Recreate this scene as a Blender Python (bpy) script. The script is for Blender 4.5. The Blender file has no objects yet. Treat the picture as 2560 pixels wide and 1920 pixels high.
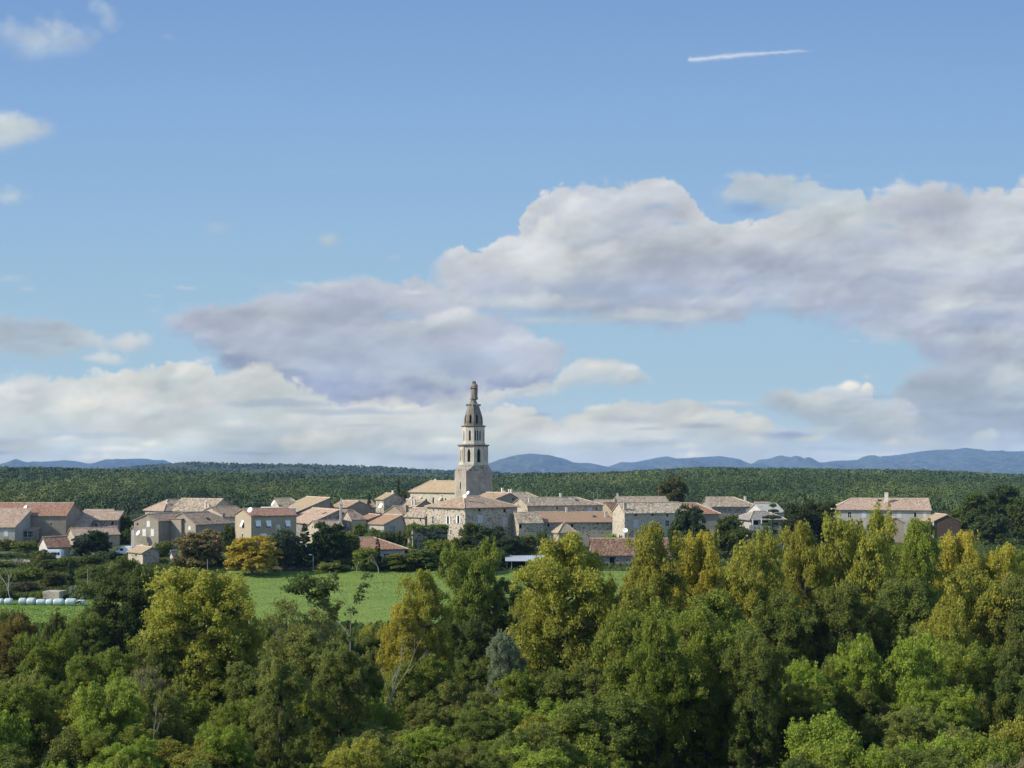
import bpy, bmesh, math, random
import numpy as np
from mathutils import Vector, Matrix
from math import radians, sin, cos, tan, atan2, pi, sqrt

S = bpy.context.scene
COL = S.collection
# ---------------------------------------------------------------- camera
F, HX, HY, CZ = 3000.0, 1280.0, 1180.0, 30.0     # focal length and eye level, in pixels of a 2560 wide frame; eye height in metres
cam = bpy.data.cameras.new('camera'); camo = bpy.data.objects.new('camera', cam); COL.objects.link(camo)
cam.sensor_width = 36; cam.lens = 36 * F / 2560; cam.shift_y = (HY - 960) / 2560
cam.clip_start = 0.5; cam.clip_end = 200000
camo.location = (0, 0, CZ); camo.rotation_euler = (radians(90), 0, 0)
S.camera = camo
# ---------------------------------------------------------------- light
SUN_AZ, SUN_EL = -75.0, 36.0       # azimuth measured from the direction back to the camera, negative = left
EXPO = 0.62
HAZE_D = 5.4e-5                    # thickness of the air, per metre
sv = Vector((cos(radians(SUN_EL)) * sin(radians(SUN_AZ)), -cos(radians(SUN_EL)) * cos(radians(SUN_AZ)), sin(radians(SUN_EL))))
sun = bpy.data.lights.new('sun', 'SUN'); suno = bpy.data.objects.new('sun', sun); COL.objects.link(suno)
sun.energy = 3.75; sun.angle = radians(0.5); sun.color = (1.0, 0.915, 0.77)
suno.rotation_euler = sv.to_track_quat('Z', 'Y').to_euler(); suno.location = (-300, -50, 300)
W = bpy.data.worlds.new('World'); S.world = W; W.use_nodes = True
wn = W.node_tree.nodes; wl_ = W.node_tree.links
sky = wn.new('ShaderNodeTexSky'); sky.sky_type = 'NISHITA'; sky.sun_disc = False
sky.sun_elevation = radians(SUN_EL)
sky.sun_rotation = atan2(sv.x, sv.y)
sky.altitude = 200; sky.air_density = 1.0; sky.dust_density = 0.3; sky.ozone_density = 2.0
bgn = wn['Background']; bgn.inputs[1].default_value = 0.15
wl_.new(sky.outputs[0], bgn.inputs[0])
S.view_settings.view_transform = 'Standard'; S.view_settings.look = 'None'
S.view_settings.exposure = EXPO; S.view_settings.gamma = 1
S.cycles.max_bounces = 6; S.cycles.diffuse_bounces = 3; S.cycles.glossy_bounces = 2
S.cycles.transmission_bounces = 3; S.cycles.transparent_max_bounces = 6; S.cycles.volume_bounces = 0
S.cycles.use_denoising = True
S.cycles.sample_clamp_indirect = 4.0
S.cycles.caustics_reflective = False; S.cycles.caustics_refractive = False

# ---------------------------------------------------------------- helpers
def lin(c):
    return tuple(((v / 255.0) / 12.92 if v <= 10 else (((v / 255.0) + 0.055) / 1.055) ** 2.4) for v in c)

def tag(o, label=None, cat=None, group=None, kind=None):
    if label: o['label'] = label
    if cat: o['category'] = cat
    if group: o['group'] = group
    if kind: o['kind'] = kind
    return o

def empty(name, loc=(0, 0, 0), rz=0.0, label=None, cat=None, group=None):
    o = bpy.data.objects.new(name, None); COL.objects.link(o)
    o.location = loc; o.rotation_euler = (0, 0, rz); o.empty_display_size = 0.5
    return tag(o, label, cat, group)

def np_mesh(name, verts, faces, mat=None, attrs=None, smooth=False, uv=None, parent=None):
    """verts n x 3, faces m x k (k = 3 or 4) numpy arrays"""
    me = bpy.data.meshes.new(name)
    n, k = faces.shape
    me.vertices.add(len(verts)); me.vertices.foreach_set('co', np.ascontiguousarray(verts, dtype=np.float32).ravel())
    me.loops.add(n * k); me.loops.foreach_set('vertex_index', np.ascontiguousarray(faces, dtype=np.int32).ravel())
    me.polygons.add(n)
    me.polygons.foreach_set('loop_start', np.arange(0, n * k, k, dtype=np.int32))
    me.polygons.foreach_set('loop_total', np.full(n, k, dtype=np.int32))
    if smooth: me.polygons.foreach_set('use_smooth', np.ones(n, dtype=bool))
    for an, (dom, typ, data) in (attrs or {}).items():
        a = me.attributes.new(an, typ, dom)
        if typ == 'FLOAT': a.data.foreach_set('value', np.ascontiguousarray(data, dtype=np.float32).ravel())
        else: a.data.foreach_set('color', np.ascontiguousarray(data, dtype=np.float32).ravel())
    me.update(calc_edges=True)
    if mat: me.materials.append(mat)
    o = bpy.data.objects.new(name, me); COL.objects.link(o)
    if parent: o.parent = parent
    return o

def bm_obj(name, bm, mat=None, parent=None, smooth=False):
    me = bpy.data.meshes.new(name); bm.to_mesh(me); bm.free()
    if smooth:
        for p in me.polygons: p.use_smooth = True
    if mat: me.materials.append(mat)
    o = bpy.data.objects.new(name, me); COL.objects.link(o)
    if parent: o.parent = parent
    return o

def _hash(ix, iy, seed):
    h = (ix.astype(np.int64) * 374761393 + iy.astype(np.int64) * 668265263 + seed * 974711) & 0xffffffff
    h = ((h ^ (h >> 13)) * 1274126177) & 0xffffffff
    h = (h ^ (h >> 16)) & 0xffffff
    return h / float(0xffffff)

def vn(x, y, seed=0):
    xi = np.floor(x); yi = np.floor(y); fx = x - xi; fy = y - yi
    fx = fx * fx * fx * (fx * (fx * 6 - 15) + 10); fy = fy * fy * fy * (fy * (fy * 6 - 15) + 10)
    a = _hash(xi, yi, seed); b = _hash(xi + 1, yi, seed); c = _hash(xi, yi + 1, seed); d = _hash(xi + 1, yi + 1, seed)
    return (a * (1 - fx) + b * fx) * (1 - fy) + (c * (1 - fx) + d * fx) * fy

def fbm(x, y, o=4, seed=0):
    s = 0; w = 1.0; t = 0
    for i in range(o):
        s = s + w * vn(x * 2 ** i + i * 17.3, y * 2 ** i - i * 9.1, seed + i * 31); t += w; w *= 0.5
    return s / t

def sstep(a, b, x):
    t = np.clip((x - a) / (b - a), 0, 1); return t * t * (3 - 2 * t)

# ---------------------------------------------------------------- terrain
GY = np.array([-400, 0, 12, 30, 55, 75, 100, 150, 175, 200, 240, 262, 300, 340, 400, 440], float)
GZ = np.array([30, 28.3, 27.6, 21, 12.5, 8.6, 5.6, 3.6, 5.4, 7.3, 9.7, 11.1, 12.0, 13.2, 13.6, 13.6], float)
CR_X = np.array([-3000, -200, 0, 300, 500, 800, 1000, 1130, 1230, 1300, 1500, 1750, 2000, 2300, 2560, 3200, 6000], float)
CR_Y = np.array([1172, 1172, 1171, 1176, 1181, 1187, 1190, 1191, 1190, 1184, 1184, 1172, 1173, 1178, 1189, 1190, 1185], float)
CRD = 1500.0
def gz(x, y):
    x = np.asarray(x, float); y = np.asarray(y, float)
    near = np.interp(y, GY, GZ)
    yy = np.maximum(y, 60.0)
    px = HX + F * x / yy
    crest = CZ + (HY - np.interp(px, CR_X, CR_Y)) / F * CRD - 7.2
    t = np.clip((y - 400) / (CRD - 400), 0, 1)
    rise = 13.6 + (crest - 13.6) * (1 - (1 - t) ** 1.9)
    drop = -np.clip((y - CRD) / 900.0, 0, 1) * 25
    far = rise + drop + (fbm(x / 160.0, y / 160.0, 3, 5) - 0.5) * 5.0 * np.clip((y - 420) / 200, 0, 1)
    near = near + (fbm(x / 25.0, y / 25.0, 3, 8) - 0.5) * 0.9 * np.clip((y - 50) / 50, 0, 1) * (1 - np.clip((y - 180) / 20, 0, 1))
    k = np.clip((y - 400) / 40, 0, 1)
    return near * (1 - k) + far * k

def g1(x, y): return float(gz(np.array([x]), np.array([y]))[0])
def PX(px, Y): return (px - HX) / F * Y
def PZ(py, Y): return CZ + (HY - py) / F * Y
# ---------------------------------------------------------------- sky dome with clouds (it gives off its own light, as the sky does)
def build_sky():
    R = 70000.0
    us = np.concatenate([np.arange(-3600, -60, 60), np.arange(-60, 2620, 3.0), np.arange(2620, 6200, 60)])
    vs = np.concatenate([np.arange(-2600, -30, 50), np.arange(-30, 1200, 3.0), np.arange(1200, 1420, 30)])
    U, V = np.meshgrid(us, vs)
    dirs = np.stack([(U - HX) / F, np.ones_like(U), (HY - V) / F], -1)
    dirs /= np.linalg.norm(dirs, axis=-1, keepdims=True)
    P = dirs * R + np.array([0, 0, CZ])
    sh = U.shape
    N = {}
    def nz(sx, sy, o, seed): return (fbm(U / sx, V / sy, o, seed) - 0.5) * 2
    Na, Nb = nz(260, 170, 4, 1), nz(240, 160, 4, 2)
    Nc, Nd = nz(80, 56, 4, 3), nz(76, 60, 4, 4)
    Ne, Nf = nz(26, 20, 3, 6), nz(24, 20, 3, 7)
    Ng = nz(420, 60, 5, 9)
    Nh = nz(11, 9, 2, 19)
    def bil(sx, sy, seed, o=3):
        s = 0; w = 1.; t = 0
        for i in range(o):
            n = vn(U / sx * 2 ** i + 3 * i, V / sy * 2 ** i, seed + i) * 2 - 1
            s = s + w * np.abs(n); t += w; w *= .5
        s = s / t
        return np.clip(0.55 + (s - s.mean()) / s.std() * 0.17, 0, 1.2)
    Uo, Vo = U, V
    U = Uo + 26 * Nc + 9 * Ne; V = Vo + 22 * Nd + 8 * Nf
    B1 = bil(150, 105, 11, 4); B2 = bil(52, 40, 15, 3); B4 = bil(21, 17, 29, 2)
    U = Uo + 60 * Na; V = Vo + 34 * Nb
    B3 = bil(330, 150, 23, 4)
    U, V = Uo, Vo
    du_ = np.gradient(us)[None, :]; dv_ = np.gradient(vs)[:, None]
    def relief(B, k):
        g = np.gradient(B, axis=1) / du_ * 0.8 + np.gradient(B, axis=0) / dv_
        return np.clip(g * k, -1, 1)
    U = Uo + 40 * Na + 12 * Nc; V = Vo + 26 * Nb + 9 * Nd
    R1 = bil(190, 110, 51, 2); R2 = fbm(U / 120, V / 66, 3, 53); R3 = fbm(U / 300, V / 110, 3, 57)
    RL = relief(fbm(U / 210, V / 130, 2, 61), 90) * .35 + relief(R2, 40) * .32 + (R3 - .5) * 1.6 + (R2 - .5) * .7
    U, V = Uo, Vo
    print('RL', RL.std(), RL.min(), RL.max())
    C = np.zeros(sh + (3,)); A = np.zeros(sh); K = np.zeros(sh)
    def over(col, a):
        nonlocal C, A, K
        K = K + (1 - K) * a
        C = C * (1 - a[..., None]) + col * a[..., None]
        A = A + (1 - A) * a
    def L(c): return np.array(lin(c))
    def blob(cx, cy, rx, ry, top, bot, am=1.0, soft=0.7, k=None, flat=1.0, lx=0.25):
        k = min(1.0, ry / 70.0) if k is None else k
        u = U + k * (60 * Na + 34 * Nc + 13 * Ne); v = V + k * (34 * Nb + 24 * Nd + 10 * Nf)
        r2 = np.where(v > cy, ry * flat, ry)
        e = 1 - np.sqrt(((u - cx) / rx) ** 2 + ((v - cy) / r2) ** 2) + .05 * Nh + .10 * Nf
        a = sstep(0, min(1, soft * 1.25), e) * am
        s = 0.5 + 0.5 * (cy - v) / ry - lx * (u - cx) / rx + 0.26 * Nd + 0.5 * RL + .12 * Nf
        s = sstep(0, 1, s)[..., None]
        over(L(bot) * (1 - s) + L(top) * s, a)
    def bank(tp, bp, rim, mid, base, am=1.0, st=14, sb=40, amp=1.0, rimw=46, grain=1.0):
        tx, ty = zip(*tp); bx, by = zip(*bp)
        u = U + amp * (14 * Nc + 8 * Ne)
        T = np.interp(u, tx, ty) - amp * (46 * (B1 - 0.58) + 28 * (B2 - 0.58) + 5 * (B4 - .58)) + amp * (4 * Nc + 4 * Ne)
        Bt = np.interp(u, bx, by) + amp * (22 * Nd + 12 * Nf)
        inx = sstep(tx[0], tx[0] + 70, u) * (1 - sstep(tx[-1] - 70, tx[-1], u))
        st2 = st * (.7 + 1.3 * np.clip(0.5 + 0.8 * Na + .5 * Nd, 0, 1.6))
        a = sstep(-2, st2, V - T - 3 * Nh * amp) * sstep(0, sb * 1.3, Bt - V + 4 * Nh) * inx * am
        a = a * (1 - 0.10 * np.clip(Nd + Nf, 0, 1))
        dpt = (V - T) / rimw
        h = np.clip((V - T) / np.maximum(Bt - T, 20), 0, 1)
        r = np.exp(-np.maximum(dpt, 0)) * (0.55 + 0.45 * B1 + .5 * Nc)
        r = np.clip(r * .8 + .1 + grain * (0.62 * RL + 0.25 * (B3 - .55) + 0.22 * Nd + .16 * Nf + .10 * Nh) * (1 - h * .4), 0, 1)[..., None]
        b = sstep(0.38, 1.1, h + 0.30 * Ng + .18 * Nb - .3 * RL - .2 * (B3 - .5))[..., None]
        col = L(mid) * (1 - r) + L(rim) * r
        col = col * (1 - b) + L(base) * b
        over(col, a)
    gy_ = [-2600, -1200, 0, 300, 600, 800, 1000, 1170, 1420]
    gc_ = np.array([lin(c) for c in [(70, 104, 160), (98, 136, 190), (123, 160, 208), (137, 174, 217), (151, 186, 217), (160, 193, 216), (168, 197, 215), (174, 200, 215), (174, 200, 215)]])
    Vw = V + 14 * Ng
    base_ = np.stack([np.interp(Vw, gy_, gc_[:, i]) for i in range(3)], -1)
    C = base_.copy(); A = np.ones(sh); K = np.zeros(sh)
    # clouds beyond the frame, so that the sky goes on to either side
    o_ = sstep(0.50, 0.62, fbm(U / 900, V / 330, 6, 40)) * (1 - sstep(-500, -60, U) + sstep(2620, 3000, U)) * sstep(-2300, -900, V)
    s_ = sstep(0.35, 0.7, fbm(U / 300 + 5, V / 140, 5, 41))[..., None]
    over(L((166, 176, 203)) * (1 - s_) + L((212, 213, 220)) * s_, np.clip(o_, 0, 1) * 0.9)
    o_ = sstep(0.55, 0.7, fbm(U / 700, V / 300, 6, 47)) * (1 - sstep(-700, -200, V))
    over(L((205, 208, 218)) * np.ones(sh + (1,)), np.clip(o_, 0, 1) * 0.8)
    # whitening low on the horizon
    over(L((190, 201, 218)) * np.ones(sh + (1,)), (sstep(960, 1160, V + 20 * Ng)) * 0.72)
    # right-hand mass
    bank([(1060, 700), (1088, 637), (1152, 616), (1198, 632), (1256, 590), (1290, 585), (1315, 520), (1355, 480), (1395, 472), (1511, 457), (1598, 443), (1690, 448), (1737, 500), (1800, 545), (1880, 545), (1960, 520), (2060, 500), (2160, 480), (2252, 455), (2356, 450), (2437, 462), (2600, 450), (3200, 520)],
         [(1060, 800), (1280, 800), (1425, 822), (1702, 846), (1859, 824), (1885, 790), (1963, 790), (2003, 820), (2148, 850), (2287, 895), (2350, 960), (2600, 1010), (3200, 1000)],
         (211, 214, 220), (183, 191, 207), (160, 171, 197), st=15, sb=46, rimw=60, grain=.8)
    bank([(1766, 500), (1775, 470), (1835, 430), (1899, 414), (1951, 432), (2020, 430), (2090, 455), (2170, 480), (2230, 520)],
         [(1766, 500), (1800, 535), (1870, 545), (1930, 560), (2050, 600), (2230, 640)],
         (199, 206, 212), (187, 198, 209), (177, 192, 208), am=.85, st=22, sb=60)
    blob(1850, 520, 70, 26, (136, 172, 216), (136, 172, 216), .75, .7)
    blob(1640, 520, 60, 14, (140, 176, 216), (140, 176, 216), .5, .8)
    blob(1690, 562, 36, 10, (140, 176, 216), (140, 176, 216), .5, .8)
    blob(2210, 565, 60, 14, (160, 184, 216), (160, 184, 216), .5, .8)
    blob(1330, 650, 130, 110, (220, 221, 226), (195, 202, 208), .85, .5, k=.7)
    blob(1352, 560, 34, 34, (228, 228, 230), (205, 212, 214), .8, .5, k=.5)
    blob(1430, 560, 110, 60, (206, 209, 214), (189, 198, 206), .6, .6)
    blob(1560, 640, 230, 60, (201, 207, 211), (183, 193, 205), .5, .7)
    blob(1700, 600, 120, 40, (205, 210, 215), (189, 198, 207), .5, .7)
    blob(2010, 590, 200, 46, (205, 209, 215), (185, 195, 206), .6, .6)
    blob(1500, 722, 330, 32, (165, 179, 200), (161, 175, 198), .8, .9, k=.4)
    blob(1760, 735, 120, 20, (163, 177, 199), (163, 177, 199), .6, .9, k=.4)
    blob(1330, 752, 280, 26, (201, 208, 213), (183, 194, 207), .8, .6, k=.35)
    blob(1620, 768, 150, 11, (163, 178, 201), (163, 178, 201), .6, .9, k=.3)
    blob(1640, 792, 250, 28, (199, 206, 211), (179, 191, 206), .85, .6, k=.35, flat=.8)
    blob(1400, 800, 190, 16, (195, 203, 210), (181, 192, 206), .7, .8, k=.3)
    blob(2330, 640, 170, 60, (202, 208, 212), (185, 195, 206), .5, .8)
    blob(2060, 700, 200, 70, (197, 204, 211), (179, 190, 205), .45, .8)
    blob(2480, 620, 100, 60, (203, 209, 212), (189, 199, 207), .6, .7)
    blob(2390, 770, 160, 40, (203, 208, 213), (171, 183, 202), .7, .6, k=.4)
    blob(2470, 800, 190, 34, (157, 170, 196), (157, 170, 196), .9, .9, k=.35)
    blob(2300, 690, 190, 26, (169, 182, 201), (165, 179, 200), .5, .9, k=.5)
    blob(2500, 720, 150, 22, (167, 180, 200), (163, 177, 199), .6, .9, k=.5)
    blob(2450, 855, 240, 30, (195, 203, 212), (175, 186, 204), .8, .7, k=.4)
    bank([(2180, 1060), (2225, 960), (2290, 880), (2400, 850), (2600, 830), (3000, 850)], [(2180, 1110), (2300, 1140), (2600, 1150), (3000, 1150)],
         (189, 197, 207), (171, 183, 201), (163, 178, 198), am=.93, st=60, sb=60, rimw=60)
    blob(2520, 960, 90, 90, (197, 205, 211), (173, 186, 202), .8, .6)
    blob(2400, 1010, 130, 90, (167, 180, 199), (159, 173, 196), .6, .8)
    blob(2465, 1092, 40, 26, (212, 215, 220), (189, 200, 207), .8, .5)
    # grey mass left of the spire
    bank([(385, 830), (410, 765), (470, 758), (579, 760), (637, 737), (689, 718), (781, 706), (885, 687), (984, 698), (1076, 690), (1105, 714), (1200, 760), (1300, 790), (1400, 835), (1440, 880)],
         [(385, 845), (440, 855), (520, 895), (580, 945), (700, 1000), (850, 1045), (1000, 1065), (1200, 1045), (1330, 1000), (1410, 935), (1440, 900)],
         (203, 207, 217), (174, 184, 205), (148, 161, 193), st=22, sb=36, rimw=46, grain=.7)
    blob(1010, 780, 70, 14, (160, 193, 222), (160, 193, 222), .7, .8, k=.5)
    blob(1140, 795, 100, 34, (216, 218, 224), (189, 199, 208), .85, .5)
    blob(1040, 820, 130, 40, (195, 203, 211), (175, 187, 204), .6, .7)
    blob(700, 790, 240, 44, (191, 200, 209), (177, 189, 204), .6, .8)
    blob(900, 880, 330, 66, (163, 176, 199), (153, 168, 195), .75, .9)
    blob(1180, 900, 230, 50, (161, 175, 199), (155, 170, 197), .7, .9)
    blob(620, 860, 150, 40, (171, 183, 202), (163, 177, 199), .5, .9)
    blob(1010, 1000, 420, 60, (186, 194, 211), (172, 183, 207), .9, .8)
    blob(800, 975, 260, 46, (168, 178, 203), (164, 175, 203), .7, .9)
    blob(1180, 985, 130, 34, (206, 209, 217), (184, 192, 209), .7, .8)
    # left streaks
    bank([(-200, 780), (0, 772), (100, 778), (200, 805), (290, 845), (330, 825), (360, 840), (395, 870)],
         [(-200, 900), (0, 900), (110, 915), (220, 890), (300, 895), (395, 885)],
         (191, 200, 208), (175, 188, 203), (175, 188, 203), am=.95, st=20, sb=34, rimw=40, amp=.6)
    blob(320, 855, 60, 36, (203, 208, 213), (183, 194, 206), .85, .6)
    blob(90, 815, 150, 22, (164, 178, 198), (164, 178, 198), .6, .9, k=.3)
    blob(260, 900, 75, 24, (205, 211, 214), (189, 200, 208), .9, .6, flat=.8)
    # lower left cumulus
    bank([(-300, 950), (0, 938), (60, 926), (150, 945), (262, 934), (300, 920), (347, 920), (376, 908), (440, 900), (480, 893), (532, 893), (541, 920), (564, 925), (608, 922), (654, 911), (683, 928), (740, 962), (850, 990), (1000, 1010), (1150, 1005), (1300, 1010), (1420, 1050)],
         [(-300, 1180), (1420, 1190)],
         (224, 224, 222), (200, 208, 209), (181, 195, 206), am=.95, st=12, sb=60, rimw=34)
    for (x, y, a, b, t, s, m) in [(60, 1000, 130, 60, (216, 218, 221), (185, 196, 205), .8), (300, 950, 60, 26, (232, 231, 225), (203, 209, 212), .9),
                                  (480, 930, 60, 40, (230, 230, 226), (197, 206, 209), .9), (420, 960, 40, 34, (189, 200, 208), (179, 192, 206), .7),
                                  (620, 950, 60, 36, (222, 223, 224), (195, 204, 209), .8), (330, 1010, 140, 60, (224, 224, 222), (191, 201, 207), .8),
                                  (230, 1020, 80, 50, (228, 227, 222), (194, 204, 208), .8), (520, 1020, 120, 46, (218, 219, 221), (187, 198, 206), .8),
                                  (100, 1070, 160, 40, (195, 205, 208), (177, 191, 204), .7), (230, 1090, 200, 14, (171, 186, 202), (171, 186, 202), .6),
                                  (700, 1010, 200, 16, (167, 182, 201), (165, 180, 200), .7), (900, 1028, 240, 14, (165, 180, 200), (165, 180, 200), .7),
                                  (600, 1070, 220, 24, (199, 208, 210), (183, 196, 206), .7), (830, 1095, 130, 36, (224, 224, 221), (191, 202, 207), .85),
                                  (740, 1110, 60, 26, (230, 228, 220), (199, 208, 208), .7), (980, 1080, 110, 30, (206, 210, 216), (187, 199, 207), .7),
                                  (1150, 1010, 120, 40, (199, 208, 211), (179, 192, 205), .7), (1120, 950, 90, 26, (195, 204, 210), (175, 188, 203), .7),
                                  (1240, 1090, 60, 20, (218, 219, 218), (193, 204, 208), .8), (1200, 1050, 140, 24, (191, 201, 207), (181, 194, 205), .6),
                                  (60, 1110, 100, 20, (208, 212, 216), (187, 200, 206), .6), (400, 1120, 300, 22, (195, 207, 210), (183, 197, 206), .6)]:
        blob(x, y, a, b, t, s, m, .6, flat=.8)
    # cumulus above the hills, right of the spire
    bank([(1060, 1010), (1150, 985), (1280, 960), (1380, 940), (1407, 905), (1454, 885), (1500, 898), (1552, 902), (1598, 911), (1640, 943), (1650, 960)],
         [(1060, 1050), (1280, 1010), (1400, 990), (1500, 978), (1620, 962), (1650, 962)],
         (214, 216, 221), (193, 202, 208), (179, 192, 205), am=.95, st=12, sb=22, rimw=26, amp=.6)
    blob(1500, 915, 60, 22, (222, 222, 220), (199, 207, 209), .8, .6)
    blob(1570, 925, 40, 20, (216, 217, 219), (193, 202, 207), .8, .6)
    bank([(1230, 1050), (1280, 1010), (1315, 1003), (1355, 1037), (1407, 1056), (1471, 1020), (1511, 1018), (1552, 998), (1627, 1006), (1697, 997), (1760, 998), (1818, 1007), (1876, 1021), (1934, 1044), (1960, 1090)],
         [(1230, 1160), (1960, 1150)],
         (220, 221, 220), (201, 208, 211), (183, 197, 207), am=.93, st=12, sb=50, rimw=40, amp=.7)
    for (x, y, a, b, t, s, m) in [(1490, 1028, 46, 20, (230, 229, 224), (204, 211, 212), .9), (1440, 1070, 80, 36, (226, 225, 220), (195, 205, 208), .8),
                                  (1600, 1050, 120, 34, (214, 217, 219), (189, 200, 207), .8), (1750, 1060, 100, 36, (222, 222, 219), (191, 202, 207), .8),
                                  (1880, 1070, 60, 34, (226, 225, 219), (195, 206, 208), .8), (1620, 1074, 60, 8, (177, 190, 203), (177, 190, 203), .7),
                                  (1540, 1120, 200, 16, (179, 194, 206), (179, 194, 206), .5), (1320, 1090, 60, 24, (218, 219, 217), (191, 202, 207), .7)]:
        blob(x, y, a, b, t, s, m, .6, flat=.8)
    bank([(1870, 1010), (1893, 982), (1934, 960), (1980, 960), (2026, 970), (2090, 955), (2119, 944), (2154, 957), (2177, 955), (2185, 985), (2264, 1000), (2330, 1040)],
         [(1870, 1030), (1950, 1050), (2100, 1120), (2330, 1140)],
         (208, 211, 218), (189, 199, 207), (173, 187, 202), am=.93, st=12, sb=40, rimw=34, amp=.7)
    blob(2118, 962, 36, 18, (236, 234, 227), (208, 211, 216), .95, .5)
    blob(2165, 967, 20, 17, (238, 235, 226), (208, 211, 216), .95, .5)
    blob(2060, 1000, 70, 26, (216, 218, 219), (187, 198, 206), .8, .6)
    blob(2030, 1094, 60, 16, (228, 226, 218), (197, 207, 207), .9, .6, k=.4)
    blob(2090, 1060, 90, 26, (185, 197, 205), (175, 189, 203), .6, .8)
    rg = np.random.default_rng(77)
    for i in range(46):
        x = rg.uniform(-60, 2620); y = rg.uniform(985, 1150); w_ = rg.uniform(40, 130); h_ = rg.uniform(9, 26)
        if 1900 < x < 2120 and y < 1050: continue
        if rg.random() < .5: blob(x, y, w_, h_, (234, 233, 227), (196, 203, 212), rg.uniform(.5, .85), .8, flat=.8)
        else: blob(x, y, w_ * 1.3, h_ * .7, (160, 173, 196), (156, 169, 195), rg.uniform(.35, .7), .9)
    for (x, y, a, b, m) in [(1250, 700, 190, 60, .5), (1900, 660, 260, 40, .4), (2200, 600, 150, 30, .35), (1500, 600, 130, 26, .4), (2350, 520, 160, 24, .3), (700, 830, 200, 26, .4), (1250, 800, 120, 50, .5)]:
        blob(x, y, a, b, (168, 178, 200), (162, 173, 198), m, .95, k=.8)
    for (x, y, a, b, m) in [(1420, 500, 90, 30, .6), (1600, 470, 80, 22, .6), (1240, 640, 60, 40, .6), (1860, 440, 70, 18, .5), (2280, 480, 140, 20, .5), (820, 715, 110, 16, .5), (1040, 710, 60, 14, .5), (1480, 620, 60, 30, .5), (1750, 630, 80, 24, .4), (2120, 560, 60, 22, .4), (500, 905, 50, 14, .7), (270, 940, 60, 14, .7)]:
        blob(x, y, a, b, (226, 227, 229), (204, 208, 217), m, .9, k=.8)
    # wisps
    blob(90, 80, 90, 66, (197, 208, 215), (179, 195, 211), .72, 1.0, k=.9)
    blob(170, 90, 70, 46, (189, 203, 214), (175, 192, 210), .5, 1.0, k=.9)
    blob(250, 30, 60, 50, (183, 199, 213), (175, 192, 210), .55, 1.0, k=.9)
    blob(30, 60, 70, 50, (191, 204, 214), (175, 192, 210), .5, 1.0, k=.9)
    blob(20, 320, 130, 46, (199, 207, 212), (183, 196, 208), .95, .6, k=.5)
    blob(-10, 350, 70, 36, (189, 200, 209), (183, 196, 208), .8, .6, k=.5)
    blob(45, 490, 55, 32, (195, 207, 213), (177, 194, 209), .85, .8, k=.6)
    for (x, y, a, b, m) in [(540, 575, 60, 34, .3), (838, 600, 44, 26, .75), (980, 640, 26, 16, .3), (458, 720, 60, 9, .5), (370, 737, 40, 6, .35),
                            (30, 690, 60, 20, .45), (80, 720, 30, 16, .4), (820, 672, 20, 7, .25), (380, 780, 30, 14, .3), (2170, 935, 34, 10, .6), (410, 86, 26, 12, .2),
                            (838, 430, 30, 8, .12), (2130, 857, 30, 5, .4)]:
        blob(x, y, a, b, (195, 205, 211), (175, 190, 207), m, 1.0, k=.5)
    # billows catch the sun on their upper left and fall into grey below
    U = Uo + 30 * Nc; V = Vo + 20 * Nd
    Q1 = fbm(U / 95, V / 46, 4, 83); Q2 = fbm(U / 34, V / 20, 3, 87); U, V = Uo, Vo
    gq = relief(Q1, 30) * .6 + relief(Q2, 9) * .35
    K2 = np.clip(K * 1.1 - .1, 0, 1)
    Q3 = fbm(Uo / 210, Vo / 80, 3, 95)
    gain = 1 + K2 * (.12 * np.clip(RL, -1, 1) + .02 * np.clip(gq, -1, 1) + .16 * (Q1 - .5) + .34 * (Q3 - .5))
    C = C * gain[..., None]
    C[..., 2] *= 1 - .035 * K2 * (V > 300)
    # vapour trail
    t = (U - 1718) / (2060 - 1718)
    yc = 149.5 - 20 * t + (-13) * t * t * .4 - 3 * np.sin(t * 3)
    w = (5.2 + 2.2 * Ne) * sstep(-0.01, 0.02, t) * np.clip(1.25 - t * 0.9, 0.3, 1)
    a = np.exp(-((V - yc - 2 * Nf) / np.maximum(w, .5)) ** 2) * sstep(-0.01, 0.02, t) * (1 - sstep(0.72, 1.0, t + .1 * Ne)) * (0.78 - .25 * t)
    over(L((224, 228, 236)) * np.ones(sh + (1,)), np.clip(a, 0, 1))
    A = np.clip(A, 0, 1)
    # the air in front of the low sky takes away light and adds its own blue: the sky beyond is that much brighter and warmer
    el = np.maximum((HY - V) / np.sqrt(F ** 2 + (U - HX) ** 2), 1e-3); Lp = np.minimum(300 / el, 17000 * np.sqrt(1 + ((U - HX) / F) ** 2))
    T_ = np.exp(-HAZE_D * Lp)[..., None]; S_ = np.array([.235, .41, .71])
    C = np.clip((C - S_ * (1 - T_) * A[..., None]) / T_, 0.02, 3)
    # fade the dome out at its own rim
    ed = sstep(-3600, -2900, U) * (1 - sstep(5500, 6100, U)) * sstep(-2600, -2000, V)
    A2 = A * ed
    col = C / np.maximum(A, 1e-4)[..., None]
    ny, nx = sh
    idx = np.arange(nx * ny).reshape(ny, nx)
    fc = np.stack([idx[:-1, :-1], idx[1:, :-1], idx[1:, 1:], idx[:-1, 1:]], -1).reshape(-1, 4)
    rgba = np.concatenate([col.reshape(-1, 3) / 2 ** EXPO, A2.reshape(-1, 1)], 1)
    m = bpy.data.materials.new('sky_clouds'); m.use_nodes = True
    nt = m.node_tree; nt.nodes.clear()
    at = nt.nodes.new('ShaderNodeAttribute'); at.attribute_name = 'cloud'
    em = nt.nodes.new('ShaderNodeEmission'); tr = nt.nodes.new('ShaderNodeBsdfTransparent'); mx = nt.nodes.new('ShaderNodeMixShader'); out = nt.nodes.new('ShaderNodeOutputMaterial')
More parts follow.
